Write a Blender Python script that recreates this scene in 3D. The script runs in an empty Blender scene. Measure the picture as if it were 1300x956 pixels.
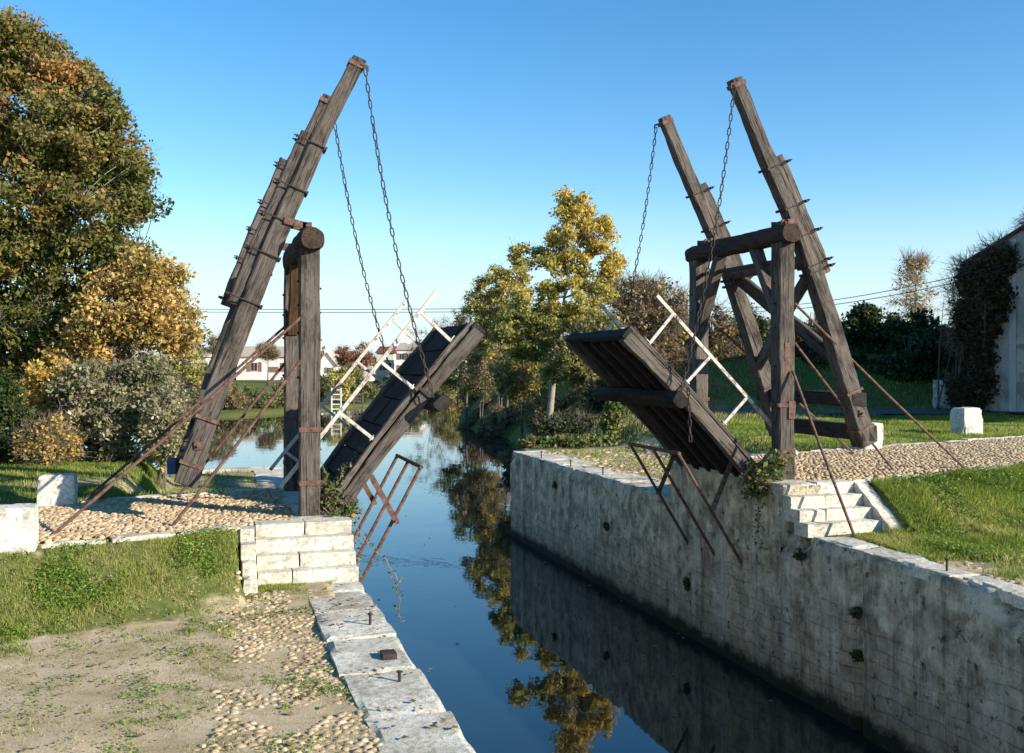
import bpy, math, random
import numpy as np
from mathutils import Vector, Matrix, noise as mnoise

rng = np.random.default_rng(7)
random.seed(7)
scene = bpy.context.scene
col = scene.collection

# ------------------------------------------------------------------ camera model (used to place far things)
F = 1264.0
TH = math.atan(385 / F)
SN, CS = math.sin(TH), math.cos(TH)
EYE = 2.2

def at(u, v, d):
    """world point seen at photo position (u, v) at depth d"""
    a = (u - 650) / F
    return Vector(((a * CS + SN) * d, (-a * SN + CS) * d, EYE - (v - 462) / F * d))

def atz(u, d, z):
    a = (u - 650) / F
    return Vector(((a * CS + SN) * d, (-a * SN + CS) * d, z))

# ------------------------------------------------------------------ node helpers
class NT:
    def __init__(s, name):
        s.m = bpy.data.materials.new(name)
        s.m.use_nodes = True
        s.t = s.m.node_tree
        s.t.nodes.clear()
        s.out = s.t.nodes.new('ShaderNodeOutputMaterial')
        s.b = s.t.nodes.new('ShaderNodeBsdfPrincipled')
        s.t.links.new(s.b.outputs[0], s.out.inputs[0])
    def n(s, typ, **kw):
        nd = s.t.nodes.new(typ)
        for k, v in kw.items():
            setattr(nd, k, v)
        return nd
    def l(s, a, b):
        s.t.links.new(a, b)
    def val(s, sock, v):
        if hasattr(v, 'is_output') or isinstance(v, bpy.types.NodeSocket):
            s.l(v, sock)
        else:
            sock.default_value = v
    def coord(s, kind='Object', scale=(1, 1, 1)):
        tc = s.n('ShaderNodeTexCoord')
        mp = s.n('ShaderNodeMapping')
        mp.inputs['Scale'].default_value = scale
        s.l(tc.outputs[kind], mp.inputs['Vector'])
        return mp.outputs[0]
    def world(s, scale=(1, 1, 1)):
        g = s.n('ShaderNodeNewGeometry')
        mp = s.n('ShaderNodeMapping')
        mp.inputs['Scale'].default_value = scale
        s.l(g.outputs['Position'], mp.inputs['Vector'])
        return mp.outputs[0]
    def noise(s, vec, scale=5, detail=4, rough=.55, dist=0):
        nd = s.n('ShaderNodeTexNoise')
        nd.inputs['Scale'].default_value = scale
        nd.inputs['Detail'].default_value = detail
        nd.inputs['Roughness'].default_value = rough
        nd.inputs['Distortion'].default_value = dist
        s.l(vec, nd.inputs['Vector'])
        return nd.outputs[0]
    def voronoi(s, vec, scale=5, feature='F1', out=0):
        nd = s.n('ShaderNodeTexVoronoi', feature=feature)
        nd.inputs['Scale'].default_value = scale
        s.l(vec, nd.inputs['Vector'])
        return nd.outputs[out]
    def ramp(s, fac, stops):
        nd = s.n('ShaderNodeValToRGB')
        cr = nd.color_ramp
        while len(cr.elements) < len(stops):
            cr.elements.new(.5)
        for e, (p, c) in zip(cr.elements, stops):
            e.position = p
            e.color = (c, c, c, 1) if not hasattr(c, '__len__') else (*c, 1)
        s.l(fac, nd.inputs[0])
        return nd.outputs[0]
    def mix(s, fac, a, b, mode='MIX'):
        nd = s.n('ShaderNodeMix', data_type='RGBA', blend_type=mode)
        s.val(nd.inputs['Factor'], fac)
        for sock, v in ((nd.inputs[6], a), (nd.inputs[7], b)):
            if isinstance(v, bpy.types.NodeSocket):
                s.l(v, sock)
            else:
                sock.default_value = (*v, 1) if len(v) == 3 else v
        return nd.outputs[2]
    def math(s, op, a, b=0.0, clamp=False):
        nd = s.n('ShaderNodeMath', operation=op, use_clamp=clamp)
        s.val(nd.inputs[0], a)
        s.val(nd.inputs[1], b)
        return nd.outputs[0]
    def attr(s, name):
        nd = s.n('ShaderNodeAttribute', attribute_name=name)
        return nd.outputs['Fac']
    def bump(s, h, strength=.5, dist=.02):
        nd = s.n('ShaderNodeBump')
        nd.inputs['Strength'].default_value = strength
        nd.inputs['Distance'].default_value = dist
        s.l(h, nd.inputs['Height'])
        s.l(nd.outputs[0], s.b.inputs['Normal'])
    def fin(s, color, rough=.85, spec=.25, metal=0):
        s.val(s.b.inputs['Base Color'], color if isinstance(color, bpy.types.NodeSocket) else (*color, 1))
        s.val(s.b.inputs['Roughness'], rough)
        s.b.inputs['Specular IOR Level'].default_value = spec
        s.b.inputs['Metallic'].default_value = metal
        return s.m

M = {}

def wood(name, c0, c1, crack=(.018, .014, .012)):
    t = NT(name)
    v = t.coord('Object', (1, 1, .028))
    oi = t.n('ShaderNodeObjectInfo')
    off = t.n('ShaderNodeVectorMath', operation='ADD')
    rs_ = t.n('ShaderNodeMath', operation='MULTIPLY'); t.l(oi.outputs['Random'], rs_.inputs[0]); rs_.inputs[1].default_value = 37.0
    t.l(v, off.inputs[0]); t.l(rs_.outputs[0], off.inputs[1])
    v = off.outputs[0]
    big = t.noise(t.coord('Object', (2.2, 2.2, .7)), 1.6, 4, .6)
    grain = t.noise(v, 75, 6, .7, .25)
    cracks = t.noise(v, 30, 5, .72, .5)
    base = t.mix(t.ramp(grain, [(.36, 0.), (.64, 1.)]), c0, c1)
    base = t.mix(t.ramp(big, [(.35, 0.), (.72, .75)]), base, (c1[0] * 1.15, c1[1] * 1.1, c1[2] * 1.05))
    ck = t.ramp(cracks, [(.34, 1.), (.44, 0.)])
    base = t.mix(ck, base, crack)
    stain = t.ramp(t.noise(t.coord('Object', (1, 1, .35)), 3.6, 6, .75), [(.48, 0.), (.64, .8)])
    base = t.mix(stain, base, (c0[0] * .55, c0[1] * .5, c0[2] * .45))
    vr = t.n('ShaderNodeMapRange'); t.l(oi.outputs['Random'], vr.inputs['Value']); vr.inputs['To Min'].default_value = .72; vr.inputs['To Max'].default_value = 1.18
    vm = t.n('ShaderNodeVectorMath', operation='SCALE'); t.l(base, vm.inputs[0]); t.l(vr.outputs[0], vm.inputs['Scale']); base = vm.outputs[0]
    ht = t.math('SUBTRACT', grain, t.math('MULTIPLY', ck, 1.3))
    t.bump(ht, .9, .012)
    return t.fin(base, .88, .2)

M['wood'] = wood('weathered_oak', (.028, .023, .019), (.178, .150, .126), (.006, .005, .004))
M['wood_dark'] = wood('tarred_timber', (.012, .010, .010), (.048, .040, .036), (.003, .003, .003))  # darker timber tone for the deck, joists and cross timbers
M['wood_end'] = wood('old_log', (.022, .015, .011), (.085, .058, .042), (.005, .004, .003))
M['wood_brown'] = wood('bare_brown_timber', (.07, .04, .02), (.20, .115, .055))

t = NT('rusty_iron')
n1 = t.noise(t.world(), 14, 5, .65)
c = t.ramp(n1, [(.3, (.035, .018, .013)), (.5, (.12, .062, .045)), (.72, (.21, .12, .09))])
t.bump(t.noise(t.world(), 90, 3), .4, .004)
M['rust'] = t.fin(c, .8, .3)
t = NT('dark_rusty_iron')
c = t.ramp(t.noise(t.world(), 20, 5, .65), [(.3, (.012, .009, .008)), (.55, (.045, .028, .022)), (.75, (.10, .058, .042))])
t.bump(t.noise(t.world(), 90, 3), .4, .004)
M['iron'] = t.fin(c, .75, .35)
t = NT('flaking_cream_paint')
n1 = t.noise(t.world(), 9, 6, .7)
c = t.mix(t.ramp(n1, [(.52, 0.), (.62, 1.)]), (.50, .455, .395), (.22, .145, .11))
t.bump(n1, .3, .004)
M['cream'] = t.fin(c, .65, .4)

def stone(name, c_dark, c_mid, c_light, moss=True, sc=1.0):
    t = NT(name)
    w = t.world()
    a = t.noise(w, 2.3 * sc, 6, .65)
    b = t.noise(w, 17 * sc, 5, .7)
    f = t.noise(w, 75 * sc, 3, .6)
    c = t.ramp(a, [(.32, c_mid), (.6, c_light)])
    c = t.mix(t.ramp(b, [(.48, 0.), (.66, .8)]), c, c_dark)
    c = t.mix(t.ramp(t.noise(w, .9 * sc, 7, .78), [(.50, 0.), (.62, .65)]), c, c_dark)
    sp = t.voronoi(w, 42 * sc)
    c = t.mix(t.ramp(sp, [(.1, .55), (.2, 0.)]), c, (c_dark[0] * .45, c_dark[1] * .45, c_dark[2] * .42))
    c = t.mix(t.ramp(t.noise(t.world((1, 1, 2.2)), 1.5 * sc, 7, .8, .4), [(.54, 0.), (.66, .55)]), c, (c_dark[0] * .6, c_dark[1] * .58, c_dark[2] * .55))
    if moss:
        c = t.mix(t.ramp(t.noise(w, 3.7, 5, .75), [(.62, 0.), (.70, .8)]), c, (.20, .15, .045))
    t.bump(t.math('ADD', t.math('MULTIPLY', b, .8), t.math('MULTIPLY', f, .4)), .65, .02)
    return t.fin(c, .9, .2)

M['limestone'] = stone('pale_limestone', (.26, .225, .16), (.48, .43, .335), (.68, .63, .52))
M['whitewash'] = stone('whitewashed_stone', (.27, .24, .18), (.56, .53, .46), (.70, .67, .59), True, 1.1)

# canal wall: block courses under a worn grey render, damp band, streaks
t = NT('canal_wall_masonry')
g = t.n('ShaderNodeNewGeometry')
sep = t.n('ShaderNodeSeparateXYZ'); t.l(g.outputs['Position'], sep.inputs[0])
cmb = t.n('ShaderNodeCombineXYZ')
t.l(sep.outputs['Y'], cmb.inputs['X']); t.l(sep.outputs['Z'], cmb.inputs['Y'])
dst = t.n('ShaderNodeVectorMath', operation='ADD')
nz = t.n('ShaderNodeTexNoise'); nz.inputs['Scale'].default_value = 2.2; t.l(g.outputs['Position'], nz.inputs['Vector'])
sc_ = t.n('ShaderNodeVectorMath', operation='SCALE'); t.l(nz.outputs['Color'], sc_.inputs[0]); sc_.inputs['Scale'].default_value = .16
t.l(cmb.outputs[0], dst.inputs[0]); t.l(sc_.outputs[0], dst.inputs[1])
br = t.n('ShaderNodeTexBrick')
br.inputs['Scale'].default_value = 1.0
br.inputs['Brick Width'].default_value = .52
br.inputs['Row Height'].default_value = .205
br.inputs['Mortar Size'].default_value = .010
br.inputs['Mortar Smooth'].default_value = .35
br.inputs['Color1'].default_value = (.44, .365, .24, 1)
br.inputs['Color2'].default_value = (.33, .27, .17, 1)
br.inputs['Mortar'].default_value = (.20, .16, .10, 1)
t.l(dst.outputs[0], br.inputs['Vector'])
wv = t.world()
plaster_n = t.noise(wv, .9, 7, .72)
zfac = t.math('MULTIPLY', t.math('ADD', sep.outputs['Z'], 2.0), .17)
pl = t.ramp(t.math('ADD', plaster_n, zfac), [(.44, .40), (.60, .97)])
pc = t.ramp(t.noise(wv, 2.4, 7, .72), [(.31, (.09, .072, .045)), (.46, (.37, .305, .20)), (.64, (.80, .68, .47))])
c = t.mix(pl, br.outputs['Color'], pc)
streak = t.ramp(t.noise(t.world((3, 2.2, .13)), 1.7, 7, .75, .3), [(.50, 0.), (.72, .85)])
c = t.mix(streak, c, (.055, .045, .030))
drip = t.ramp(t.noise(t.world((7, 1.9, .12)), 1.1, 6, .7, .5), [(.50, 0.), (.66, .6)])
c = t.mix(drip, c, (.60, .54, .43))
pits = t.ramp(t.noise(wv, 7, 5, .75), [(.60, 0.), (.68, .9)])
c = t.mix(pits, c, (.05, .046, .036))
rs = t.ramp(t.noise(t.world((9, 2.0, .12)), 1.3, 3, .6), [(.62, 0.), (.70, .65)])
c = t.mix(rs, c, (.22, .09, .035))
damp = t.ramp(t.math('ADD', t.math('MULTIPLY', sep.outputs['Z'], -1.0), t.math('MULTIPLY', t.noise(wv, 2.0, 5, .7), .55)),
              [(0, 0.), (1, 1.)])
d2 = t.math('SUBTRACT', t.math('ADD', t.math('MULTIPLY', sep.outputs['Z'], -1.0), t.math('MULTIPLY', t.noise(wv, 2.6, 5, .7), .5)), 2.93)
dm = t.math('MULTIPLY', d2, 6.0, True)
dm2 = t.math('MULTIPLY', t.math('ADD', d2, .42), 1.6, True)
c = t.mix(t.math('MULTIPLY', dm2, .6), c, (.075, .085, .035))
c = t.mix(dm, c, (.018, .022, .010))
hh = t.math('ADD', t.math('MULTIPLY', br.outputs['Fac'], t.math('SUBTRACT', .0, t.math('SUBTRACT', 1.0, pl))),
            t.math('MULTIPLY', t.noise(wv, 11, 6, .72), .8))
hh = t.math('SUBTRACT', hh, t.math('MULTIPLY', pits, .5))
t.bump(hh, 1.0, .05)
M['canal_wall'] = t.fin(c, .88, .25)

# ground
t = NT('ground_earth_and_turf')
w = t.world()
ga = t.attr('grass')
patch = t.noise(w, 1.6, 7, .72)
fine = t.noise(w, 38, 4, .7)
peb = t.voronoi(w, 75)
dirt = t.ramp(t.noise(w, 1.1, 6, .65), [(.3, (.38, .275, .155)), (.55, (.53, .405, .25)), (.75, (.63, .51, .34))])
dirt = t.mix(t.ramp(fine, [(.48, 0.), (.7, .55)]), dirt, (.25, .18, .10))
lich = t.ramp(t.noise(w, 2.6, 7, .75), [(.50, 0.), (.66, .6)])
dirt = t.mix(lich, dirt, (.20, .18, .06))
dirt = t.mix(t.ramp(peb, [(.0, .75), (.28, 0.)]), dirt, (.50, .44, .36))
turf = t.ramp(t.noise(w, 5, 6, .7), [(.3, (.06, .08, .018)), (.55, (.12, .13, .035)), (.75, (.24, .19, .08))])
gm = t.math('ADD', t.math('MULTIPLY', t.math('SUBTRACT', ga, .5), 1.6), t.math('MULTIPLY', t.math('SUBTRACT', patch, .5), 2.2))
gm = t.math('ADD', t.math('MULTIPLY', gm, 2.2), .5, True)
c = t.mix(gm, dirt, turf)
t.bump(t.math('SUBTRACT', fine, t.math('MULTIPLY', peb, .6)), .6, .010)
M['ground'] = t.fin(c, .95, .12)

t = NT('worn_tarmac')
c = t.ramp(t.noise(t.world(), 3, 6, .7), [(.3, (.07, .066, .06)), (.7, (.13, .12, .11))])
t.bump(t.noise(t.world(), 60, 3), .5, .01)
M['road'] = t.fin(c, .9, .2)

def tone_mat(name, stops, rough=.75, transl=.0, spec=.2, noisebump=False):
    """colour picked per leaf/stone from the random attribute 'tone'"""
    t = NT(name)
    c = t.ramp(t.attr('tone'), stops)
    if noisebump:
        nn = t.noise(t.world(), 45, 4, .65)
        c = t.mix(t.ramp(nn, [(.5, 0.), (.72, .5)]), c, (.14, .10, .065))
        t.bump(nn, .5, .01)
    t.fin(c, rough, spec)
    if transl > 0:
        tr = t.n('ShaderNodeBsdfTranslucent')
        t.l(c, tr.inputs[0])
        mx = t.n('ShaderNodeMixShader')
        mx.inputs[0].default_value = transl
        t.l(t.b.outputs[0], mx.inputs[1]); t.l(tr.outputs[0], mx.inputs[2])
        t.l(mx.outputs[0], t.out.inputs[0])
    return t.m

M['cobble'] = tone_mat('tan_cobbles', [(0, (.26, .18, .10)), (.3, (.42, .30, .17)), (.6, (.53, .39, .23)), (.85, (.46, .32, .18)), (1, (.58, .47, .33))], .8, 0, .25, True)
M['grass'] = tone_mat('grass_blades', [(0, (.10, .15, .02)), (.4, (.21, .28, .04)), (.7, (.32, .36, .07)), (.87, (.48, .42, .15)), (1, (.58, .46, .24))], .6, .4)
M['grass_dry'] = tone_mat('dry_grass', [(0, (.15, .18, .04)), (.35, (.28, .25, .09)), (.7, (.46, .37, .18)), (1, (.56, .46, .28))], .7, .3)
M['weed'] = tone_mat('broadleaf_weeds', [(0, (.07, .14, .02)), (.5, (.17, .27, .04)), (.9, (.28, .35, .07)), (1, (.50, .42, .06))], .55, .3)
M['leaf_oak'] = tone_mat('bronze_green_leaves', [(0, (.07, .095, .02)), (.40, (.17, .18, .045)), (.62, (.27, .21, .06)), (.85, (.38, .21, .065)), (1, (.46, .23, .07))], .5, .35)
M['leaf_gold'] = tone_mat('golden_leaves', [(0, (.18, .18, .04)), (.35, (.42, .32, .07)), (.7, (.62, .42, .10)), (1, (.70, .46, .15))], .55, .4)
M['leaf_mixed'] = tone_mat('gold_and_olive_leaves', [(0, (.13, .13, .04)), (.35, (.30, .25, .07)), (.6, (.54, .38, .11)), (1, (.70, .46, .17))], .55, .4)
M['leaf_poplar'] = tone_mat('yellow_green_poplar_leaves', [(0, (.12, .15, .04)), (.35, (.28, .29, .08)), (.65, (.50, .43, .10)), (1, (.70, .50, .11))], .55, .4)
M['leaf_poplar_top'] = tone_mat('yellow_poplar_leaves', [(0, (.17, .17, .05)), (.4, (.42, .34, .06)), (1, (.66, .44, .08))], .55, .4)
M['leaf_silver'] = tone_mat('grey_green_leaves', [(0, (.09, .10, .04)), (.4, (.22, .22, .10)), (.75, (.31, .30, .15)), (.90, (.46, .34, .11)), (1, (.52, .47, .34))], .6, .3)
M['leaf_ivy'] = tone_mat('brownish_ivy_leaves', [(0, (.03, .03, .014)), (.6, (.08, .07, .03)), (.9, (.15, .11, .05)), (1, (.22, .14, .08))], .6, .2)
M['leaf_dark'] = tone_mat('dark_evergreen_leaves', [(0, (.018, .035, .010)), (.6, (.045, .07, .018)), (.9, (.09, .10, .03)), (1, (.14, .11, .04))], .5, .2)
M['leaf_bramble'] = tone_mat('bramble_leaves', [(0, (.05, .09, .02)), (.5, (.12, .17, .04)), (.8, (.22, .22, .07)), (1, (.32, .16, .08))], .55, .3)
M['leaf_brown'] = tone_mat('brown_autumn_leaves', [(0, (.09, .07, .035)), (.5, (.21, .16, .07)), (.85, (.36, .26, .10)), (1, (.45, .34, .12))], .7, .3)
M['leaf_red'] = tone_mat('russet_leaves', [(0, (.16, .07, .04)), (.6, (.30, .13, .07)), (1, (.40, .22, .12))], .7, .3)
M['leaf_pale'] = tone_mat('pale_gold_leaves', [(0, (.30, .22, .10)), (.6, (.52, .39, .18)), (1, (.62, .48, .25))], .6, .4)

t = NT('bark')
n1 = t.noise(t.world((6, 6, 1.2)), 3, 5, .7)
c = t.ramp(n1, [(.3, (.06, .05, .04)), (.7, (.19, .165, .135))])
t.bump(n1, .8, .04)
M['bark'] = t.fin(c, .9, .15)
t = NT('pale_bark')
n1 = t.noise(t.world((6, 6, 1.5)), 3, 5, .7)
c = t.ramp(n1, [(.3, (.17, .145, .11)), (.7, (.42, .38, .31))])
t.bump(n1, .6, .03)
M['bark_pale'] = t.fin(c, .9, .15)
t = NT('twig')
c = t.ramp(t.noise(t.world(), 3, 3, .7), [(.3, (.10, .075, .06)), (.7, (.21, .165, .13))])
M['twig'] = t.fin(c, .9, .1)
t = NT('pinkish_twig')
c = t.ramp(t.noise(t.world(), 3, 3, .7), [(.3, (.16, .11, .09)), (.7, (.32, .24, .20))])
M['twig_pink'] = t.fin(c, .9, .1)

# water
t = NT('canal_water')
w = t.world((1, 1, 1))
n1 = t.noise(t.world((1.0, .55, 1)), 1.1, 3, .5)
n2 = t.noise(t.world((1.0, .6, 1)), 9, 2, .5)
hgt = t.math('ADD', n1, t.math('MULTIPLY', n2, .05))
t.bump(hgt, .10, .05)
M['water'] = t.fin((.008, .017, .015), .012, .5)
t.b.inputs['IOR'].default_value = 1.8

def plain(name, c0, c1, sc=3, rough=.85):
    t = NT(name)
    t_c = t.ramp(t.noise(t.world(), sc, 6, .7), [(.3, c0), (.7, c1)])
    t.bump(t.noise(t.world(), sc * 8, 4), .4, .02)
    return t.fin(t_c, rough, .2)

M['render_white'] = plain('white_render', (.60, .58, .54), (.78, .76, .72), 1)
M['render_cream'] = plain('cream_render', (.52, .47, .38), (.66, .60, .50), 1)
M['tile_red'] = plain('clay_tiles', (.10, .035, .02), (.24, .09, .05), 6)
M['tile_pale'] = plain('faded_tiles', (.36, .27, .21), (.52, .42, .34), 4)
M['glass_dark'] = plain('dark_window', (.02, .022, .025), (.05, .05, .055), 2, .2)
M['shutter'] = plain('brown_shutter', (.18, .10, .07), (.26, .16, .11), 4)
M['blue_paint'] = plain('blue_painted_timber', (.035, .07, .13), (.06, .11, .19), 8)  # dark painted timber in shade, blue of the sky put into its colour
M['cable'] = plain('black_cable', (.015, .015, .016), (.03, .03, .03), 4)
t = NT('stained_plaster')
w = t.world()
c = t.ramp(t.noise(w, 1.1, 7, .72), [(.3, (.42, .39, .34)), (.5, (.66, .62, .55)), (.7, (.82, .78, .70))])
c = t.mix(t.ramp(t.noise(t.world((2.5, 2.5, .3)), 1.7, 5, .7), [(.54, 0.), (.72, .75)]), c, (.14, .13, .11))
c = t.mix(t.ramp(t.noise(w, .55, 6, .7), [(.56, 0.), (.60, .8)]), c, (.36, .30, .22))
t.bump(t.noise(w, 6, 6, .7), .6, .05)
M['barn'] = t.fin(c, .92, .12)

# ------------------------------------------------------------------ mesh helpers
WM = {}

def link(name, me, mat, parent=None, mw=None):
    o = bpy.data.objects.new(name, me)
    col.objects.link(o)
    if mat is not None and me is not None:
        for m_ in (mat if isinstance(mat, (list, tuple)) else [mat]):
            me.materials.append(M[m_] if isinstance(m_, str) else m_)
    mw = mw or Matrix.Identity(4)
    WM[o.name] = mw
    if parent is not None:
        o.parent = parent
        o.matrix_basis = WM[parent.name].inverted() @ mw
    else:
        o.matrix_basis = mw
    return o

def tag(o, label=None, cat=None, group=None, kind=None):
    if label: o['label'] = label
    if cat: o['category'] = cat
    if group: o['group'] = group
    if kind: o['kind'] = kind
    return o

def thing(name, label, cat, loc, group=None):
    return tag(link(name, None, None, None, Matrix.Translation(loc)), label, cat, group)

class MB:
    def __init__(s):
        s.v = []; s.f = []; s.mi = []
    def add(s, vs, fs, mi=0):
        b = len(s.v)
        s.v += [tuple(p) for p in vs]
        s.f += [tuple(i + b for i in f) for f in fs]
        s.mi += [mi] * len(fs)
    def box(s, x0, x1, y0, y1, z0, z1, mi=0, tf=None):
        vs = [(x, y, z) for z in (z0, z1) for (x, y) in ((x0, y0), (x1, y0), (x1, y1), (x0, y1))]
        if tf: vs = [tf @ Vector(p) for p in vs]
        s.add(vs, [(0, 3, 2, 1), (4, 5, 6, 7), (0, 1, 5, 4), (1, 2, 6, 5), (2, 3, 7, 6), (3, 0, 4, 7)], mi)
    def bar(s, p0, p1, w, h=None, up=(0, 0, 1), mi=0):
        """rectangular bar between two points"""
        h = h or w
        p0, p1 = Vector(p0), Vector(p1)
        d = (p1 - p0)
        L = d.length
        fr = frame(p0, d, up)
        s.box(-w / 2, w / 2, -h / 2, h / 2, 0, L, mi, fr)
    def tube(s, pts, radii, sides=8, cap=True, mi=0):
        pts = [Vector(p) for p in pts]
        n = len(pts)
        if not hasattr(radii, '__len__'): radii = [radii] * n
        vs = []; fs = []
        prev = None
        for i, p in enumerate(pts):
            d = (pts[min(i + 1, n - 1)] - pts[max(i - 1, 0)])
            if d.length < 1e-9: d = Vector((0, 0, 1))
            d.normalize()
            if prev is None:
                a = d.orthogonal().normalized()
            else:
                a = prev - d * prev.dot(d)
                a = a.normalized() if a.length > 1e-6 else d.orthogonal().normalized()
            prev = a
            b = d.cross(a)
            for k in range(sides):
                an = 2 * math.pi * k / sides
                vs.append(p + (a * math.cos(an) + b * math.sin(an)) * radii[i])
        for i in range(n - 1):
            for k in range(sides):
                k2 = (k + 1) % sides
                fs.append((i * sides + k, i * sides + k2, (i + 1) * sides + k2, (i + 1) * sides + k))
        if cap:
            fs.append(tuple(range(sides))[::-1])
            fs.append(tuple((n - 1) * sides + k for k in range(sides)))
        s.add(vs, fs, mi)
    def build(s, name, mat, parent=None, mw=None, smooth=False, local=None):
        """local: matrix; vertices are given in world space and stored relative to it"""
        me = bpy.data.meshes.new(name)
        vs = s.v
        if local is not None:
            inv = local.inverted()
            vs = [inv @ Vector(p) for p in vs]
            mw = local
        elif parent is not None and mw is None:
            mw = WM[parent.name]
            inv = mw.inverted()
            vs = [inv @ Vector(p) for p in vs]
        me.from_pydata(vs, [], s.f)
        if max(s.mi, default=0) > 0:
            me.polygons.foreach_set('material_index', s.mi)
        if smooth:
            me.polygons.foreach_set('use_smooth', [True] * len(me.polygons))
        me.update()
        return link(name, me, mat, parent, mw)

def frame(p0, d, up=(0, 0, 1)):
    z = Vector(d).normalized()
    u = Vector(up)
    x = u.cross(z)
    if x.length < 1e-4:
        x = Vector((0, 1, 0)).cross(z)
        if x.length < 1e-4: x = Vector((1, 0, 0))
    x.normalize()
    y = z.cross(x)
    return Matrix(((x.x, y.x, z.x, p0[0]), (x.y, y.y, z.y, p0[1]), (x.z, y.z, z.z, p0[2]), (0, 0, 0, 1)))

def timber(name, pts, w, h, mat, parent, up=(0, 0, 1), rnd=.012, rough=.005, step=.12, round_=False, label=None, sides=8):
    """A squared (or round) baulk along a polyline. w: across (up x dir), h: along up. w/h may be (start, end).
    Edges are chamfered, knocked about; local Z runs along the grain."""
    pts = [Vector(p) for p in pts]
    w0, w1 = (w if hasattr(w, '__len__') else (w, w))
    h0, h1 = (h if hasattr(h, '__len__') else (h, h))
    d = pts[-1] - pts[0]
    fr = frame(pts[0], d, up)
    inv = fr.inverted()
    lp = [inv @ p for p in pts]
    L = lp[-1].z
    n = max(2, int(L / step) + 1)
    seed = random.uniform(0, 100)
    vs = []; fs = []
    for i in range(n):
        t_ = i / (n - 1)
        z = t_ * L
        for a, b in zip(lp[:-1], lp[1:]):
            if z <= b.z + 1e-6:
                k = (z - a.z) / max(b.z - a.z, 1e-6)
                cx = a.x + (b.x - a.x) * k; cy = a.y + (b.y - a.y) * k
                break
        ww = (w0 + (w1 - w0) * t_) / 2; hh = (h0 + (h1 - h0) * t_) / 2
        if round_:
            ring = []
            for k in range(20):
                an = 2 * math.pi * k / 20
                c_, s_ = math.cos(an), math.sin(an)
                q = (abs(c_) ** 3.2 + abs(s_) ** 3.2) ** (-1 / 3.2)
                ring.append((c_ * q * ww, s_ * q * hh))
            if i == 0 or i == n - 1: ring = [(x * .9, y * .9) for x, y in ring]
        else:
            c_ = rnd + .010 * mnoise.noise((seed, z * 3, 1))
            c_ = max(.004, c_)
            mx_ = lambda a: a
            ring = [(-ww + c_, -hh), (-ww * .35, -hh), (ww * .35, -hh), (ww - c_, -hh), (ww, -hh + c_), (ww, hh - c_), (ww - c_, hh), (ww * .35, hh), (-ww * .35, hh), (-ww + c_, hh), (-ww, hh - c_), (-ww, -hh + c_)]
        for j, (x, y) in enumerate(ring):
            e = rough * 2.2 * mnoise.noise((x * 6 + seed, y * 6, z * 1.3)) + rough * mnoise.noise((x * 25 + seed, y * 25, z * 7))
            r = math.hypot(x, y)
            zz = z
            if i in (0, n - 1): zz += rough * 1.5 * mnoise.noise((x * 20, y * 20, seed))
            vs.append((cx + x * (1 + e / r), cy + y * (1 + e / r), zz))
        m_ = len(ring)
    for i in range(n - 1):
        for k in range(m_):
            k2 = (k + 1) % m_
            fs.append((i * m_ + k, i * m_ + k2, (i + 1) * m_ + k2, (i + 1) * m_ + k))
    fs.append(tuple(range(m_))[::-1]); fs.append(tuple((n - 1) * m_ + k for k in range(m_)))
    me = bpy.data.meshes.new(name)
    me.from_pydata(vs, [], fs)
    me.update()
    o = link(name, me, mat, parent, fr)
    if label: o['label'] = label
    return o

def smooth_noise(x, y, s, seed=0):
    """vectorised value noise, ~[-1, 1]"""
    x = np.asarray(x) / s + seed * 17.3; y = np.asarray(y) / s + seed * 5.1
    xi = np.floor(x).astype(np.int64); yi = np.floor(y).astype(np.int64)
    fx = x - xi; fy = y - yi
    fx = fx * fx * (3 - 2 * fx); fy = fy * fy * (3 - 2 * fy)
    def h(a, b):
        n = (a * 374761393 + b * 668265263) & 0x7fffffff
        n = ((n ^ (n >> 13)) * 1274126177) & 0x7fffffff
        return ((n ^ (n >> 16)) & 0xffff) / 32767.5 - 1
    return (h(xi, yi) * (1 - fx) + h(xi + 1, yi) * fx) * (1 - fy) + (h(xi, yi + 1) * (1 - fx) + h(xi + 1, yi + 1) * fx) * fy

def sm(a, b, x):
    t_ = np.clip((np.asarray(x, float) - a) / (b - a), 0, 1)
    return t_ * t_ * (3 - 2 * t_)

def np_mesh(name, V, faces_per, mat, parent=None, tone=None, mw=None):
    """V (n*k, 3) vertices, each consecutive k vertices are one polygon"""
    k = faces_per
    nv = len(V); nf = nv // k
    me = bpy.data.meshes.new(name)
    me.vertices.add(nv); me.loops.add(nv); me.polygons.add(nf)
    me.vertices.foreach_set('co', np.ascontiguousarray(V, dtype=np.float32).ravel())
    me.loops.foreach_set('vertex_index', np.arange(nv, dtype=np.int32))
    me.polygons.foreach_set('loop_start', np.arange(0, nv, k, dtype=np.int32))
    me.update(calc_edges=True)
    if tone is not None:
        a = me.attributes.new('tone', 'FLOAT', 'POINT')
        a.data.foreach_set('value', np.repeat(tone, k).astype(np.float32))
    return link(name, me, mat, parent, mw)

# ------------------------------------------------------------------ terrain
LX, RX, WZ = 1.92, 8.76, -3.0        # canal wall faces, water level
ZL, ZR = -.68, -.44                  # quay levels left and right
TL, TR = 0.0, .26                    # bridge approach levels

def kerbL(x): return np.where(x > .5, 13.95, 13.95 + (x - .5) * .25)
def kerbLf(x): return 18.05 + (np.minimum(x, 1) - 1) * .27
def kerbR(x): return np.where(x < 10.2, 14.02, 14.02 + (x - 10.2) * .29)
def kerbRf(x): return 18.0 + np.maximum(x - 9.2, 0) * .30

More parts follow.
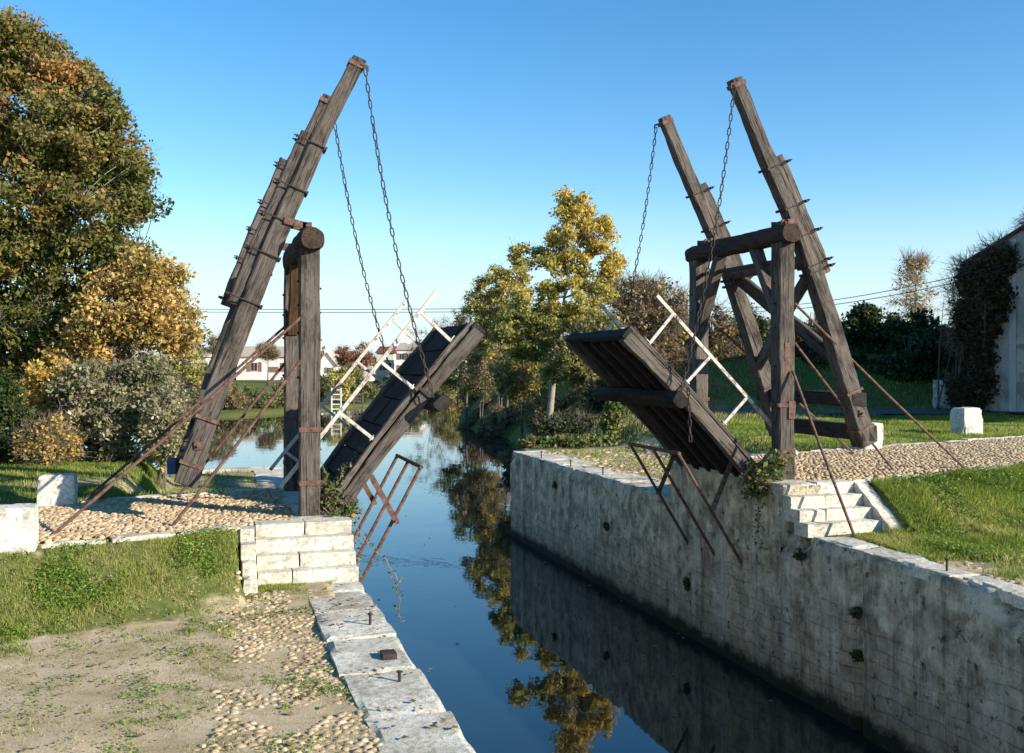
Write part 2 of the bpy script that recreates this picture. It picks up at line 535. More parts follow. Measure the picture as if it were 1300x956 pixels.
def shoreL(x): return np.where(x > -1, 28.6, 27.0 + (-x - 1) * .9)
def shoreR(y): return np.interp(y, [0, 29.2, 64, 82, 112, 150, 400], [9.1, 9.1, 18.6, 19.2, 27.5, 37, 100])
def shoreF(x): return np.interp(x, [-200, -60, -20, 2.6, 14, 22, 32, 80, 200], [95, 90, 92, 99, 113, 124, 148, 280, 700])

def height(x, y):
    x = np.asarray(x, float); y = np.asarray(y, float)
    n1 = smooth_noise(x, y, 2.2, 1) * .03 + smooth_noise(x, y, .6, 2) * .012
    n2 = smooth_noise(x, y, 7, 3) * .16
    # left bank
    kl = kerbL(x)
    near = sm(kl - 1.9, kl - .05, y)
    near = np.where((x > .36) & (y < 14.1), 0, near)
    lawn = 1 - sm(-1.7, -.7, x)
    far = np.maximum(1 - sm(18.1, 18.9, y), lawn)
    hL = ZL - .02 + (TL - ZL) * np.minimum(near, far) + n1
    hL = hL + (smooth_noise(x, y, .7, 12) * .035 + smooth_noise(x, y, .28, 13) * .02) * (x < .3) * sm(kl - 1.6, kl - .9, y) * (y < kl - .15)
    hL = np.where((y > kl + .16 * (x > .36)) & (y < 18.1) & (x > -6), TL - .03, hL)
    d = shoreL(x) - y
    hL = np.where(y > 20, -4.2 + (hL + 4.2) * sm(-1.2, .9 + 1.4 * lawn, d), hL)
    hL = np.where(x > 1.55, np.where(y < 28.3, -4.2, hL), hL)
    hL = np.where(x > 2.0, -4.2, hL)
    # right bank
    kr = kerbR(x)
    near = sm(kr - 1.5 - .8 * sm(10.2, 12.5, x), kr - .1, y)
    near = np.where((x < 10.36) & (y < 14.1), 0, near)
    lowq = (1 - sm(12.0, 14.2, x)) * sm(18.2, 19.0, y) * (1 - sm(28.6, 31, y))
    hR = ZR - .02 + (TR - ZR) * np.minimum(near, 1 - lowq) + n1
    hR = np.where((y > kr + .16 * (x < 10.36)) & (y < kerbRf(x)) & (x < 22), TR - .03, hR)
    dd = x * SN + y * CS; xc = x * CS - y * SN
    dyke = sm(44, 54, dd) * sm(1, 9, xc) * 2.3
    mound = sm(33, 40, y) * (1 - sm(44, 60, dd)) * (1 - sm(1, 6, xc)) * .9
    hR = hR + (smooth_noise(x, y, .9, 12) * .05 + smooth_noise(x, y, .35, 13) * .025) * (x > 10.5) * (y < kr - .2) * sm(9.5, 12, y)
    hR = hR + dyke + mound + n2 * sm(34, 44, dd)
    ds = x - shoreR(y)
    hR = np.where(y > 29.3, -4.2 + (hR + 4.2) * sm(-1.5, 5.5, ds + smooth_noise(x, y, 3, 5) * .7), hR)
    hR = np.where((x < 9.15) & (y <= 29.4), -4.2, hR)
    h = np.where(x < 5.4, hL, hR)
    # past the basin
    h = np.where((x < 5.4) & (y > 31) & (x > -1.2), -4.2, h)
    dfar = y - shoreF(x)
    hF = -4.2 + (1.55 + n2 * .4) * sm(-2, 3.0, dfar) + 2.15 * sm(0, 62, dfar)
    h = np.where(dfar > -3, np.maximum(h, hF), h)
    return h

def grassiness(x, y):
    x = np.asarray(x, float); y = np.asarray(y, float)
    g = np.full(x.shape, .75)
    kl = kerbL(x)
    L = x < 5.4
    # near left: green bank, then bare earth with sparse cover towards the camera
    edge = kl - 1.7 + .45 * smooth_noise(x, y, 1.1, 8) + .2 * smooth_noise(x, y, .3, 9)
    gl = np.where(y < kl, .22 + (.68 + .22 * smooth_noise(x, y, .55, 11) + .2 * smooth_noise(x, y, .17, 12)) * sm(edge - .7, edge + .75, y), .75)
    gl = np.where((y < kl) & (x > .0), gl * (1 - .55 * sm(-.1, .7, x)) + .02, gl)
    gl = np.where((y > 18.2) & (x > -1.2), .38, gl)
    gl = np.where((y > kerbLf(x)) & (x < -1), .78, gl)
    path = np.exp(-((y - (20.6 + .25 * x)) / .9) ** 2) * (x < 0) * .55
    gl = gl - path
    # right
    kr = kerbR(x)
    gr = np.where(y < kr, .25 + .75 * sm(kr - 3.1, kr - 2.2, y + .4 * smooth_noise(x, y, 1.1, 9)), .9)
    gr = np.where((y < kr) & (x < 9.9), gr * .8, gr)
    gr = np.where((y > kerbRf(x)) & (x < 13.2), .40, gr)
    gr = np.where((y > 33), .95, gr)
    g = np.where(L, gl, gr)
    g = np.where(y > 45, .9, g)
    return np.clip(g, 0, 1)

def axis(segments):
    out = []
    for a, b, s in segments:
        out += list(np.arange(a, b, s))
    return np.array(out + [segments[-1][1]])

xs = axis([(-1500, -300, 150), (-300, -60, 20), (-60, -14, 2), (-14, -6, .5), (-6, 1.5, .14), (1.5, 2.06, .07), (2.06, 8.7, 1.1), (8.7, 9.3, .15), (9.3, 16, .16), (16, 34, .5), (34, 80, 2), (80, 300, 20), (300, 1500, 150)])
ys = axis([(-60, 0, 10), (0, 7, 1), (7, 12, .15), (12, 14.6, .09), (14.6, 17.9, .3), (17.9, 19.2, .12), (19.2, 34, .3), (34, 60, .6), (60, 130, 1.5), (130, 400, 12), (400, 3000, 200)])
GX, GY = np.meshgrid(xs, ys)
GZ = height(GX, GY)
nx, ny = len(xs), len(ys)
V = np.stack([GX, GY, GZ], -1).reshape(-1, 3)
me = bpy.data.meshes.new('ground')
idx = np.arange(nx * ny).reshape(ny, nx)
Q = np.stack([idx[:-1, :-1], idx[:-1, 1:], idx[1:, 1:], idx[1:, :-1]], -1).reshape(-1, 4)
me.vertices.add(len(V)); me.loops.add(Q.size); me.polygons.add(len(Q))
me.vertices.foreach_set('co', V.astype(np.float32).ravel())
me.loops.foreach_set('vertex_index', Q.astype(np.int32).ravel())
me.polygons.foreach_set('loop_start', np.arange(0, Q.size, 4, dtype=np.int32))
me.polygons.foreach_set('use_smooth', np.ones(len(Q), dtype=bool))
me.update(calc_edges=True)
a = me.attributes.new('grass', 'FLOAT', 'POINT')
a.data.foreach_set('value', grassiness(GX, GY).ravel().astype(np.float32))
tag(link('ground', me, 'ground'), kind='structure')

mb = MB()
mb.add([(-1500, -60, WZ), (1500, -60, WZ), (1500, 3000, WZ), (-1500, 3000, WZ)], [(0, 1, 2, 3)])
tag(mb.build('canal_water', 'water'), kind='structure')

# tarmac lane in front of the dyke
mb = MB()
lat = np.linspace(6, 30, 60)
for i in range(len(lat) - 1):
    q = []
    for xc, dd in ((lat[i], 38.6), (lat[i + 1], 38.6), (lat[i + 1], 43.2), (lat[i], 43.2)):
        dd2 = dd + .5 * math.sin(xc * .3)
        X = xc * CS + dd2 * SN; Y = -xc * SN + dd2 * CS
        q.append((X, Y, max(TR, float(height(X, Y))) + .03))
    mb.add(q, [(0, 1, 2, 3)])
tag(mb.build('lane', 'road'), kind='structure')

# ------------------------------------------------------------------ rough stone blocks
def rough_block(mb, x0, x1, y0, y1, z0, z1, step=.12, amp=.012, chip=.03, mi=0, rot=0, faces='xXyYZ', seed=None):
    """subdivided box, surfaces shaken by noise and upper edges knocked off"""
    seed = random.uniform(0, 50) if seed is None else seed
    cx, cy = (x0 + x1) / 2, (y0 + y1) / 2
    ca, sa = math.cos(rot), math.sin(rot)
    def sub(a, b):
        n = max(1, int(round((b - a) / step)))
        return [a + (b - a) * i / n for i in range(n + 1)]
    X, Y, Z = sub(x0, x1), sub(y0, y1), sub(z0, z1)
    cache = {}
    vs = []; fs = []
    def vert(x, y, z):
        key = (round(x, 4), round(y, 4), round(z, 4))
        if key in cache: return cache[key]
        p = Vector((x, y, z)); q = p * 3.1 + Vector((seed, 0, 0))
        dv = mnoise.noise_vector(q) * amp * 1.3 + mnoise.noise_vector(p * 11 + Vector((seed, 3, 3))) * amp * .6
        edges = (abs(x - x0) < 1e-5 or abs(x - x1) < 1e-5) + (abs(y - y0) < 1e-5 or abs(y - y1) < 1e-5) + (abs(z - z1) < 1e-5)
        if edges >= 2:
            k = max(0, mnoise.noise(p * 2.3 + Vector((seed, 9, 0))) + .25) * chip
            dv += Vector((math.copysign(k, cx - x) if abs(x - x0) < 1e-5 or abs(x - x1) < 1e-5 else 0,
                          math.copysign(k, cy - y) if abs(y - y0) < 1e-5 or abs(y - y1) < 1e-5 else 0,
                          -k if abs(z - z1) < 1e-5 else 0))
        p = p + dv
        rx, ry = p.x - cx, p.y - cy
        p = Vector((cx + rx * ca - ry * sa, cy + rx * sa + ry * ca, p.z))
        cache[key] = len(vs); vs.append(p)
        return cache[key]
    def face(A, B, f, flip):
        for i in range(len(A) - 1):
            for j in range(len(B) - 1):
                q = [vert(*f(A[i], B[j])), vert(*f(A[i + 1], B[j])), vert(*f(A[i + 1], B[j + 1])), vert(*f(A[i], B[j + 1]))]
                fs.append(tuple(q[::-1] if flip else q))
    if 'Z' in faces: face(X, Y, lambda a, b: (a, b, z1), False)
    if 'z' in faces: face(X, Y, lambda a, b: (a, b, z0), True)
    if 'y' in faces: face(X, Z, lambda a, b: (a, y0, b), False)
    if 'Y' in faces: face(X, Z, lambda a, b: (a, y1, b), True)
    if 'x' in faces: face(Y, Z, lambda a, b: (x0, a, b), True)
    if 'X' in faces: face(Y, Z, lambda a, b: (x1, a, b), False)
    mb.add(vs, fs, mi)

# ------------------------------------------------------------------ canal walls (things) with coping, steps
lw = thing('canal_wall', 'stone canal wall with pale coping slabs on the left bank', 'canal wall', (LX, 15, ZL))
mb = MB()
rough_block(mb, 1.25, LX - .01, -2, 14.0, -4.2, ZL - .17, .3, .015, .0)
rough_block(mb, 1.25, LX - .01, 14.0, 18.1, -4.2, TL - .16, .25, .015, .0)
rough_block(mb, 1.25, LX - .01, 18.1, 28.5, -4.2, ZL - .17, .3, .015, .0)
mb.build('masonry', 'canal_wall', lw, smooth=True)
mb = MB()
y = -2.0
while y < 13.1:
    L = random.uniform(.8, 1.35)
    y2 = min(y + L, 13.22)
    wl = random.uniform(1.12, 1.28) - (.05 if y > 9 else -.05)
    rough_block(mb, wl, LX + random.uniform(-.008, .006), y + .008, y2 - .008, ZL - .16, ZL + random.uniform(-.006, .008), .07, .006, .035)
    y = y2
y = 18.3
while y < 28.3:
    L = random.uniform(.9, 1.4); y2 = min(y + L, 28.5)
    rough_block(mb, random.uniform(1.05, 1.2), LX, y + .012, y2 - .012, ZL - .16, ZL + random.uniform(-.01, .012), .2, .012, .05)
    y = y2
rough_block(mb, 1.15, LX, 14.15, 16.0, TL - .16, TL + .01, .12, .012, .05)
rough_block(mb, 1.15, LX, 16.02, 18.1, TL - .16, TL + .0, .12, .012, .05)
rough_block(mb, -.9, 1.9, 28.1, 28.62, ZL - .4, ZL + .02, .2, .015, .05)
mb.build('coping', 'limestone', lw)

rw = thing('canal_wall', 'tall grey stained canal wall in shade with broken coping on the right bank', 'canal wall', (RX, 20, ZR))
mb = MB()
# front built as a fine grid with a vertical gate groove near y=12 and a chipped top edge
def wall_front(y0, y1, ztop, step=.11):
    ny_ = int((y1 - y0) / step); nz_ = int((ztop + 4.0) / .13)
    vs = []; fs = []
    for i in range(ny_ + 1):
        yy = y0 + (y1 - y0) * i / ny_
        chipz = 0
        k = mnoise.noise((yy * .9, 3.3, 0)) + .5 * mnoise.noise((yy * 3.1, 7.7, 0))
        chipz = max(0, k - .12) * .42
        if 8.2 < yy < 9.7: chipz += .22 * math.sin((yy - 8.2) / 1.5 * math.pi)
        if 22.5 < yy < 25.5: chipz += .12 * math.sin((yy - 22.5) / 3 * math.pi)
        for j in range(nz_ + 1):
            zz = -4.0 + (ztop + 4.0) * j / nz_
            x = RX
            p = Vector((0, yy, zz))
            x += .035 * mnoise.noise(p * 1.1) + .028 * mnoise.noise(p * 4.5) + .014 * mnoise.noise(p * 11)
            g_ = abs(yy - 12.02)
            if g_ < .085: x += .10
            if j == nz_: x += .02 + chipz * .9
            if j == nz_ - 1: x += chipz * .8
            if j == nz_ - 2: x += chipz * .35
            vs.append((x, yy, zz - (.012 * mnoise.noise((yy * 5, 1, 1)) + chipz * .25 if j == nz_ else 0)))
        x_, y_, z_ = vs[-1]
        vs.append((x_ + .10, y_, z_ + .012))
    m_ = nz_ + 2
    for i in range(ny_):
        for j in range(nz_ + 1):
            a_ = i * m_ + j; b_ = a_ + m_
            fs.append((a_, a_ + 1, b_ + 1, b_))
    mb.add(vs, fs)
wall_front(2, 14.0, ZR - .02, .075)
wall_front(14.0, 18.0, TR - .02)
wall_front(18.0, 28.9, ZR - .02)
rough_block(mb, RX + .02, 9.5, 13.98, 18.02, ZR - .3, TR - .03, .2, .015, .02, faces='xyY')
rough_block(mb, RX + .02, 14.5, 28.5, 28.9, -4.2, ZR - .05, .25, .02, .04, faces='yYZ')
mb.build('masonry', 'canal_wall', rw, smooth=True)
mb = MB()
y = 2.0
while y < 13.1:
    L = random.uniform(.9, 1.5); y2 = min(y + L, 13.2)
    big = .1 + (.14 if 8.0 < y < 9.8 else 0)
    rough_block(mb, RX + .06 + (.05 if 8 < y < 9.8 else 0), RX + random.uniform(.52, .66), y + .006, y2 - .006, ZR - .14, ZR + random.uniform(-.004, .008), .08, .010, big * .5)
    y = y2
y = 18.05
while y < 28.7:
    L = random.uniform(.9, 1.6); y2 = min(y + L, 28.9)
    rough_block(mb, RX + .07, RX + random.uniform(.75, 1.15), y + .01, y2 - .01, ZR - .14, ZR + random.uniform(-.010, .012), .12, .012, .06)
    y = y2
rough_block(mb, RX + .06, 9.5, 14.2, 16.1, TR - .14, TR + .005, .12, .012, .05)
rough_block(mb, RX + .06, 9.5, 16.1, 18.0, TR - .14, TR + .005, .12, .012, .05)
mb.build('coping', 'limestone', rw)

# steps: four risers each
def stairs(x0, x1, ztop, zbot, ytop, label, cheek_side):
    st = thing('stone_steps', label, 'steps', ((x0 + x1) / 2, ytop - .5, zbot))
    rise = (ztop - zbot) / 4; tread = .232
    for k in range(4):
        mb = MB()
        yf = ytop - tread * k
        zt = ztop - rise * k
        dx = .0 if k == 0 else .0
        # two or three stones per step
        cuts = [x0, x0 + (x1 - x0) * random.uniform(.3, .62), x1]
        for a_, b_ in zip(cuts[:-1], cuts[1:]):
            rough_block(mb, a_ + .003, b_ - .003, yf, yf + .42 if k else yf + .36, zt - rise - .03, zt + random.uniform(-.004, .004), .075, .006, .018)
        mb.build('step', 'limestone', st)
    return st
sl = stairs(.60, LX - .005, TL + .01, ZL, 13.98, 'four worn white limestone steps beside the left bridge post', 0)
mb = MB()
for k, (ya, zt) in enumerate(((13.98, .0), (13.72, -.16), (13.46, -.34), (13.2, -.5))):
    rough_block(mb, .40, .595, ya - .27, ya + .0, ZL - .1, zt, .09, .008, .03)
mb.build('cheek_slab', 'limestone', sl)
sr = stairs(RX + .03, 10.12, TR + .01, ZR, 13.98, 'four worn limestone steps with sloping side stone beside the right bridge post', 1)
mb = MB()
# sloping cheek stone on the landward side
xa, xb = 10.125, 10.36
n = 9
vs = []
for i in range(n + 1):
    yy = 14.02 - 1.12 * i / n
    zz = TR + .04 - (TR - ZR + .06) * i / n + .012 * mnoise.noise((yy * 7, 2, 2))
    for x in (xa, xb):
        vs += [(x + .012 * mnoise.noise((yy * 5, x * 9, 0)), yy, zz + .015 * mnoise.noise((x * 9, yy * 9, 4))), (x, yy, ZR - .2)]
fs = []
for i in range(n):
    b = i * 4
    fs += [(b, b + 2, b + 6, b + 4), (b, b + 4, b + 5, b + 1), (b + 2, b + 3, b + 7, b + 6)]
mb.add(vs, fs + [(n * 4, n * 4 + 2, n * 4 + 3, n * 4 + 1)])
mb.build('cheek_slab', 'limestone', sr)

# kerbs of the cobbled approaches
def kerb(label, line, ztop, w=.2):
    k = thing('kerb', label, 'kerb', (line[0][0], line[0][1], ztop))
    mb = MB()
    for (xa, ya), (xb, yb) in zip(line[:-1], line[1:]):
        L = math.hypot(xb - xa, yb - ya); n_ = max(1, round(L / .85)); ang = math.atan2(yb - ya, xb - xa)
        for i in range(n_):
            t_ = (i + .5) / n_
            cx, cy = xa + (xb - xa) * t_, ya + (yb - ya) * t_
            hl = L / n_ / 2 - .012
            rough_block(mb, cx - hl, cx + hl, cy - w / 2, cy + w / 2 + random.uniform(-.02, .02), ztop - .22, ztop + random.uniform(-.012, .018), .1, .01, .05, rot=ang + random.uniform(-.015, .015))
    mb.build('kerb_stones', 'limestone', k)
kerb('pale kerb stones along the near edge of the left cobbled approach', [(.40, 13.90), (-2.0, 13.28), (-6.5, 12.1)], TL + .02)
kerb('pale kerb stones along the far edge of the left cobbled approach', [(1.1, 18.15), (-2.5, 17.2), (-6.5, 16.1)], TL + .0)
kerb('pale kerb stones along the near edge of the right cobbled approach', [(10.4, 14.12), (15.0, 15.42), (20, 16.9)], TR + .02, .24)
kerb('pale kerb stones along the far edge of the right cobbled approach', [(9.4, 18.2), (16, 20.2), (24, 22.6)], TR + .01, .24)

# ------------------------------------------------------------------ cobbles
def cobbles(name, region, zf, cell=.105, jit=.25, bury=0.0, keep=1.0, seed=1, hgt=.045, groups=None):
    r = np.random.default_rng(seed)
    x0, x1, y0, y1 = region[:4]
    rows = np.arange(y0, y1, cell * .92)
    P = []
    for i, yy in enumerate(rows):
        xx = np.arange(x0, x1, cell * 1.12) + (i % 2) * cell * .5
        P.append(np.stack([xx + r.normal(0, cell * jit * .4, xx.shape), yy + r.normal(0, cell * jit * .4, xx.shape)], -1))
    P = np.concatenate(P)
    m = region[4](P[:, 0], P[:, 1]) & (r.random(len(P)) < keep)
    P = P[m]
    n = len(P)
    seg = 9
    rx = cell * .58 * r.uniform(.7, 1.2, n); ry = cell * .50 * r.uniform(.75, 1.2, n)
    hz = hgt * r.uniform(.6, 1.25, n); ang = r.normal(0, .35, n)
    z0 = zf(P[:, 0], P[:, 1]) - bury * r.uniform(0, 1, n)
    tl = r.normal(0, .12, (n, 2))
    rings = [(1.0, -.35), (.93, .42), (.62, .86)]
    Vs = []
    for (q, hz_) in rings:
        for k in range(seg):
            a_ = 2 * math.pi * k / seg
            wob = 1 + .09 * np.sin(a_ * 2 + ang * 9) + r.normal(0, .04, n)
            lx = math.cos(a_) * rx * q * wob; ly = math.sin(a_) * ry * q * wob
            X = P[:, 0] + lx * np.cos(ang) - ly * np.sin(ang); Y = P[:, 1] + lx * np.sin(ang) + ly * np.cos(ang)
            Z = z0 + hz * hz_ + tl[:, 0] * lx + tl[:, 1] * ly
            Vs.append(np.stack([X, Y, Z], -1))
    Vs.append(np.stack([P[:, 0], P[:, 1], z0 + hz], -1))
    A = np.stack(Vs, 1)            # n, 28, 3
    nvp = A.shape[1]
    fl = []
    for k in range(seg):
        k2 = (k + 1) % seg
        for rr in range(2):
            fl.append((rr * seg + k, rr * seg + k2, (rr + 1) * seg + k2, (rr + 1) * seg + k))
    tr = [(2 * seg + k, 2 * seg + (k + 1) % seg, 3 * seg) for k in range(seg)]
    base = (np.arange(n) * nvp)[:, None, None]
    Qa = (np.array(fl)[None] + base).reshape(-1, 4); Ta = (np.array(tr)[None] + base).reshape(-1, 3)
    me = bpy.data.meshes.new(name)
    me.vertices.add(n * nvp); me.loops.add(Qa.size + Ta.size); me.polygons.add(len(Qa) + len(Ta))
    me.vertices.foreach_set('co', A.astype(np.float32).ravel())
    me.loops.foreach_set('vertex_index', np.concatenate([Qa.ravel(), Ta.ravel()]).astype(np.int32))
    me.polygons.foreach_set('loop_start', np.concatenate([np.arange(len(Qa)) * 4, Qa.size + np.arange(len(Ta)) * 3]).astype(np.int32))
    me.polygons.foreach_set('use_smooth', np.ones(len(Qa) + len(Ta), dtype=bool))
    me.update(calc_edges=True)
    a_ = me.attributes.new('tone', 'FLOAT', 'POINT')
    a_.data.foreach_set('value', np.repeat(r.random(n), nvp).astype(np.float32))
    o = link(name, me, 'cobble')
    return o

tag(cobbles('cobbled_road', (-6.5, 1.2, 12.0, 18.2, lambda x, y: (y > kerbL(x) + .10) & (y < kerbLf(x) - .12) & ~((x > .6) & (y < 14.4))), lambda x, y: height(x, y) * 0 - .015 + .02 * smooth_noise(x, y, 1.4, 4), .082, jit=.45, seed=3, hgt=.030), kind='structure')
tag(cobbles('cobbled_road', (9.5, 22, 14.0, 24, lambda x, y: (y > kerbR(x) + .22) & (y < kerbRf(x) - .1)), lambda x, y: height(x, y) * 0 + .25 + .02 * smooth_noise(x, y, 1.6, 4), .086, jit=.45, seed=4, keep=.98, hgt=.032), kind='structure')
tag(cobbles('worn_cobbles', (-.8, 1.24, 6.5, 12.9, lambda x, y: (x > .12 - .25 * sm(11.5, 9, y) + .35 * smooth_noise(x, y, .8, 6)) & (smooth_noise(x, y, .45, 12) > -.45)), lambda x, y: height(x, y) - .006, .074, .5, .014, .92, 5, .026), kind='stuff')
tag(cobbles('gravel', (-6, 1.24, 6.2, 13.0, lambda x, y: (smooth_noise(x, y, .7, 14) + .8 * sm(-2, .8, x) > -.1) & ((y < kerbL(x) - 1.0) | (x > .5))), lambda x, y: height(x, y) - .006, .026, .9, .008, .22, 8, .009), kind='stuff')
tag(cobbles('worn_cobbles', (9.6, 12.9, 18.8, 28.6, lambda x, y: (smooth_noise(x, y, .9, 6) > -.35)), lambda x, y: height(x, y) - .01, .15, .5, .03, .85, 6, .04), kind='stuff')
tag(cobbles('worn_cobbles', (9.35, 11.2, 8.0, 12.6, lambda x, y: (x < 9.9 + .3 * smooth_noise(x, y, .8, 6)) & (smooth_noise(x, y, .5, 6) > -.1)), lambda x, y: height(x, y) - .012, .11, .5, .03, .8, 7, .035), kind='stuff')

# ------------------------------------------------------------------ grass, weeds, gravel
def blades(name, n, region, hgt, wid, mat, dens=None, seed=1, lean=.5, tonef=None, clump=0):
    r = np.random.default_rng(seed)
    x = r.uniform(region[0], region[1], n); y = r.uniform(region[2], region[3], n)
    if clump:
        cx = np.round(x / clump) * clump; cy = np.round(y / clump) * clump
        hx = smooth_noise(cx * 31.7, cy * 17.3, 1, 3) * clump * .5
        k = r.uniform(.2, 1, n)
        x = x + (cx + hx - x) * k * .7; y = y + (cy + hx - y) * k * .7
    keep = r.random(n) < dens(x, y)
    x, y = x[keep], y[keep]; n = len(x)
    z = height(x, y) - .01
    var = .55 + .45 * smooth_noise(x, y, .7, 21)
    H = hgt * r.uniform(.45, 1.25, n) * np.clip(var + .35, .3, 1.3)
    a_ = r.uniform(0, 2 * math.pi, n); w_ = wid * r.uniform(.6, 1.3, n)
    ld = r.uniform(0, 2 * math.pi, n); lm = H * r.uniform(0, 1, n) * lean * 1.3
    b0 = np.stack([x - np.cos(a_) * w_, y - np.sin(a_) * w_, z], -1)
    b1 = np.stack([x + np.cos(a_) * w_, y + np.sin(a_) * w_, z], -1)
    mid = np.stack([x + np.cos(ld) * lm * .35, y + np.sin(ld) * lm * .35, z + H * .62], -1)
    dm = np.stack([np.cos(a_) * w_ * .6, np.sin(a_) * w_ * .6, 0 * z], -1)
    tip = np.stack([x + np.cos(ld) * lm, y + np.sin(ld) * lm, z + H], -1)
    A = np.stack([b0, b1, mid + dm, tip, mid - dm], 1).reshape(-1, 3)
    tone = np.clip(.45 + .3 * smooth_noise(x, y, .9, 31) + .15 * smooth_noise(x, y, 3, 32) + r.normal(0, .18, n), 0, 1)
    return tag(np_mesh(name, A, 5, mat, tone=tone), kind='stuff')

def weeds(name, n, region, size, mat, dens, seed=1, zup=.06, tone_mid=.45):
    """low rosettes and clover: small tilted leaves in patches"""
    r = np.random.default_rng(seed)
    x = r.uniform(region[0], region[1], n); y = r.uniform(region[2], region[3], n)
    keep = r.random(n) < dens(x, y)
    x, y = x[keep], y[keep]; n = len(x)
    z = height(x, y) + r.random(n) ** 1.3 * zup
    A = leaf_quads(np.stack([x, y, z], -1), size * r.uniform(.5, 1.3, n), r, up=.9)
    tone = np.clip(tone_mid + .25 * smooth_noise(x, y, .5, 41) + r.normal(0, .2, n), 0, 1)
    return tag(np_mesh(name, A, 4, mat, tone=tone), kind='stuff')

def leaf_quads(P, s, r, up=0.0, elong=1.5):
    """rhombic leaves with random orientation; up biases the normal upwards"""
    n = len(P)
    N = r.normal(0, 1, (n, 3)); N[:, 2] += up * 2.2
    N /= np.linalg.norm(N, axis=1, keepdims=True)
    T = np.cross(N, r.normal(0, 1, (n, 3))); T /= np.linalg.norm(T, axis=1, keepdims=True) + 1e-9
    B = np.cross(N, T)
    s = np.asarray(s)[:, None] if hasattr(s, '__len__') else s
    a = T * s * .5 * elong; b = B * s * .5
    fold = N * s * .12
    return np.stack([P - a, P + b + fold - a * .1, P + a, P - b + fold - a * .1], 1).reshape(-1, 3)

def gdens(k=1.0, lo=.15):
    return lambda x, y: np.clip((grassiness(x, y) - lo) * k + .35 * smooth_noise(x, y, .35, 15), 0, 1)
def bankL(x, y): return np.clip(((grassiness(x, y) - .3) * 1.2 + .55 * smooth_noise(x, y, .35, 15) + .35 * smooth_noise(x, y, .1, 16) - .08), 0, 1) ** 1.2 * (y < kerbL(x) - .08) * (x < .45 + (y < 13.0) * .75) * ((x < .38) | (y < 13.15))
blades('grass_blades', 170000, (-5.5, 1.25, 10.8, 14.1), .06, .0032, 'grass', bankL, 11)
blades('dry_grass', 75000, (-6.5, 1.3, 7.0, 14.2), .045, .0028, 'grass_dry', lambda x, y: (bankL(x, y) * .9 + .25 * (smooth_noise(x, y, .28, 19) > .15) * (y < kerbL(x) - .1)) * ((x < .38) | (y < 13.1)), 12, .9)
weeds('clover_and_weeds', 150000, (-5.5, .8, 11.3, 13.9), .024, 'weed', lambda x, y: bankL(x, y) * np.clip(.35 + 1.5 * smooth_noise(x, y, .5, 51), 0, 1), 13, .075)
# scattered tufts in the bare earth, taller clumps on the banks
def tufts(x, y, s_=.5, k=.3, sd=81): return np.clip((smooth_noise(x, y, s_, sd) + .5 * smooth_noise(x, y, s_ * .3, sd + 1) - k) * 2.2, 0, 1)
blades('tall_grass', 60000, (-6.5, .4, 10.8, 14.1), .10, .0036, 'grass', lambda x, y: bankL(x, y) * tufts(x, y, .45, .15), 30, .8)
weeds('clover_and_weeds', 60000, (-6.5, 1.2, 7, 12.9), .02, 'weed', lambda x, y: tufts(x, y, .4, .25, 85) * (.25 + .75 * sm(-2, .3, x)), 31, .03)
blades('dry_grass', 50000, (-3.5, 1.25, 6.5, 13.0), .03, .0026, 'grass_dry', lambda x, y: tufts(x, y, .35, .0, 87) * (.3 + .7 * sm(-2.5, .2, x)), 32, .9)
blades('grass_blades', 60000, (-6.5, 1.2, 6.5, 12.6), .04, .003, 'grass', lambda x, y: np.clip((smooth_noise(x, y, .33, 61) + .4 * smooth_noise(x, y, .12, 62) - .25) * 2.4, 0, 1) * (.15 + .85 * sm(-2.5, .3, x)) + np.clip((smooth_noise(x, y, .3, 63) - .68) * 2, 0, .5), 14, .8)
# joints of steps and coping
blades('grass_blades', 9000, (.6, 1.9, 12.95, 13.25), .05, .003, 'grass', lambda x, y: np.clip(.5 + smooth_noise(x, y, .3, 5), 0, 1) * (x < 1.7), 15)
# lawn behind the left approach
def lawnL(x, y): return np.clip(grassiness(x, y) * 1.15 - .1 + .3 * smooth_noise(x, y, .5, 16), 0, 1) * (y > kerbLf(x) + .15) * (y < shoreL(x) - .6) * (x < 1.1)
blades('lawn_grass', 150000, (-9, 1.1, 16.0, 31), .085, .006, 'grass', lawnL, 16)
# right bank in front of the approach
def bankR(x, y): return np.clip((grassiness(x, y) - .1) * 1.3 + .35 * smooth_noise(x, y, .4, 17), 0, 1) * (y < kerbR(x) - .14) * ((x > 10.38) | (y < 12.98)) * (x > 9.36 + .1 * smooth_noise(x, y, .4, 3))
blades('grass_blades', 230000, (9.35, 15.5, 8.5, 15.4), .10, .0042, 'grass', bankR, 17, .6)
weeds('clover_and_weeds', 70000, (9.9, 15.5, 9.5, 15.3), .034, 'weed', lambda x, y: bankR(x, y) * np.clip(.35 + 1.3 * smooth_noise(x, y, .8, 52), 0, 1), 18, .11)
blades('tall_grass', 90000, (9.9, 15.5, 10.5, 15.3), .19, .005, 'grass', lambda x, y: bankR(x, y) * tufts(x, y, .6, .1, 83), 33, .8)
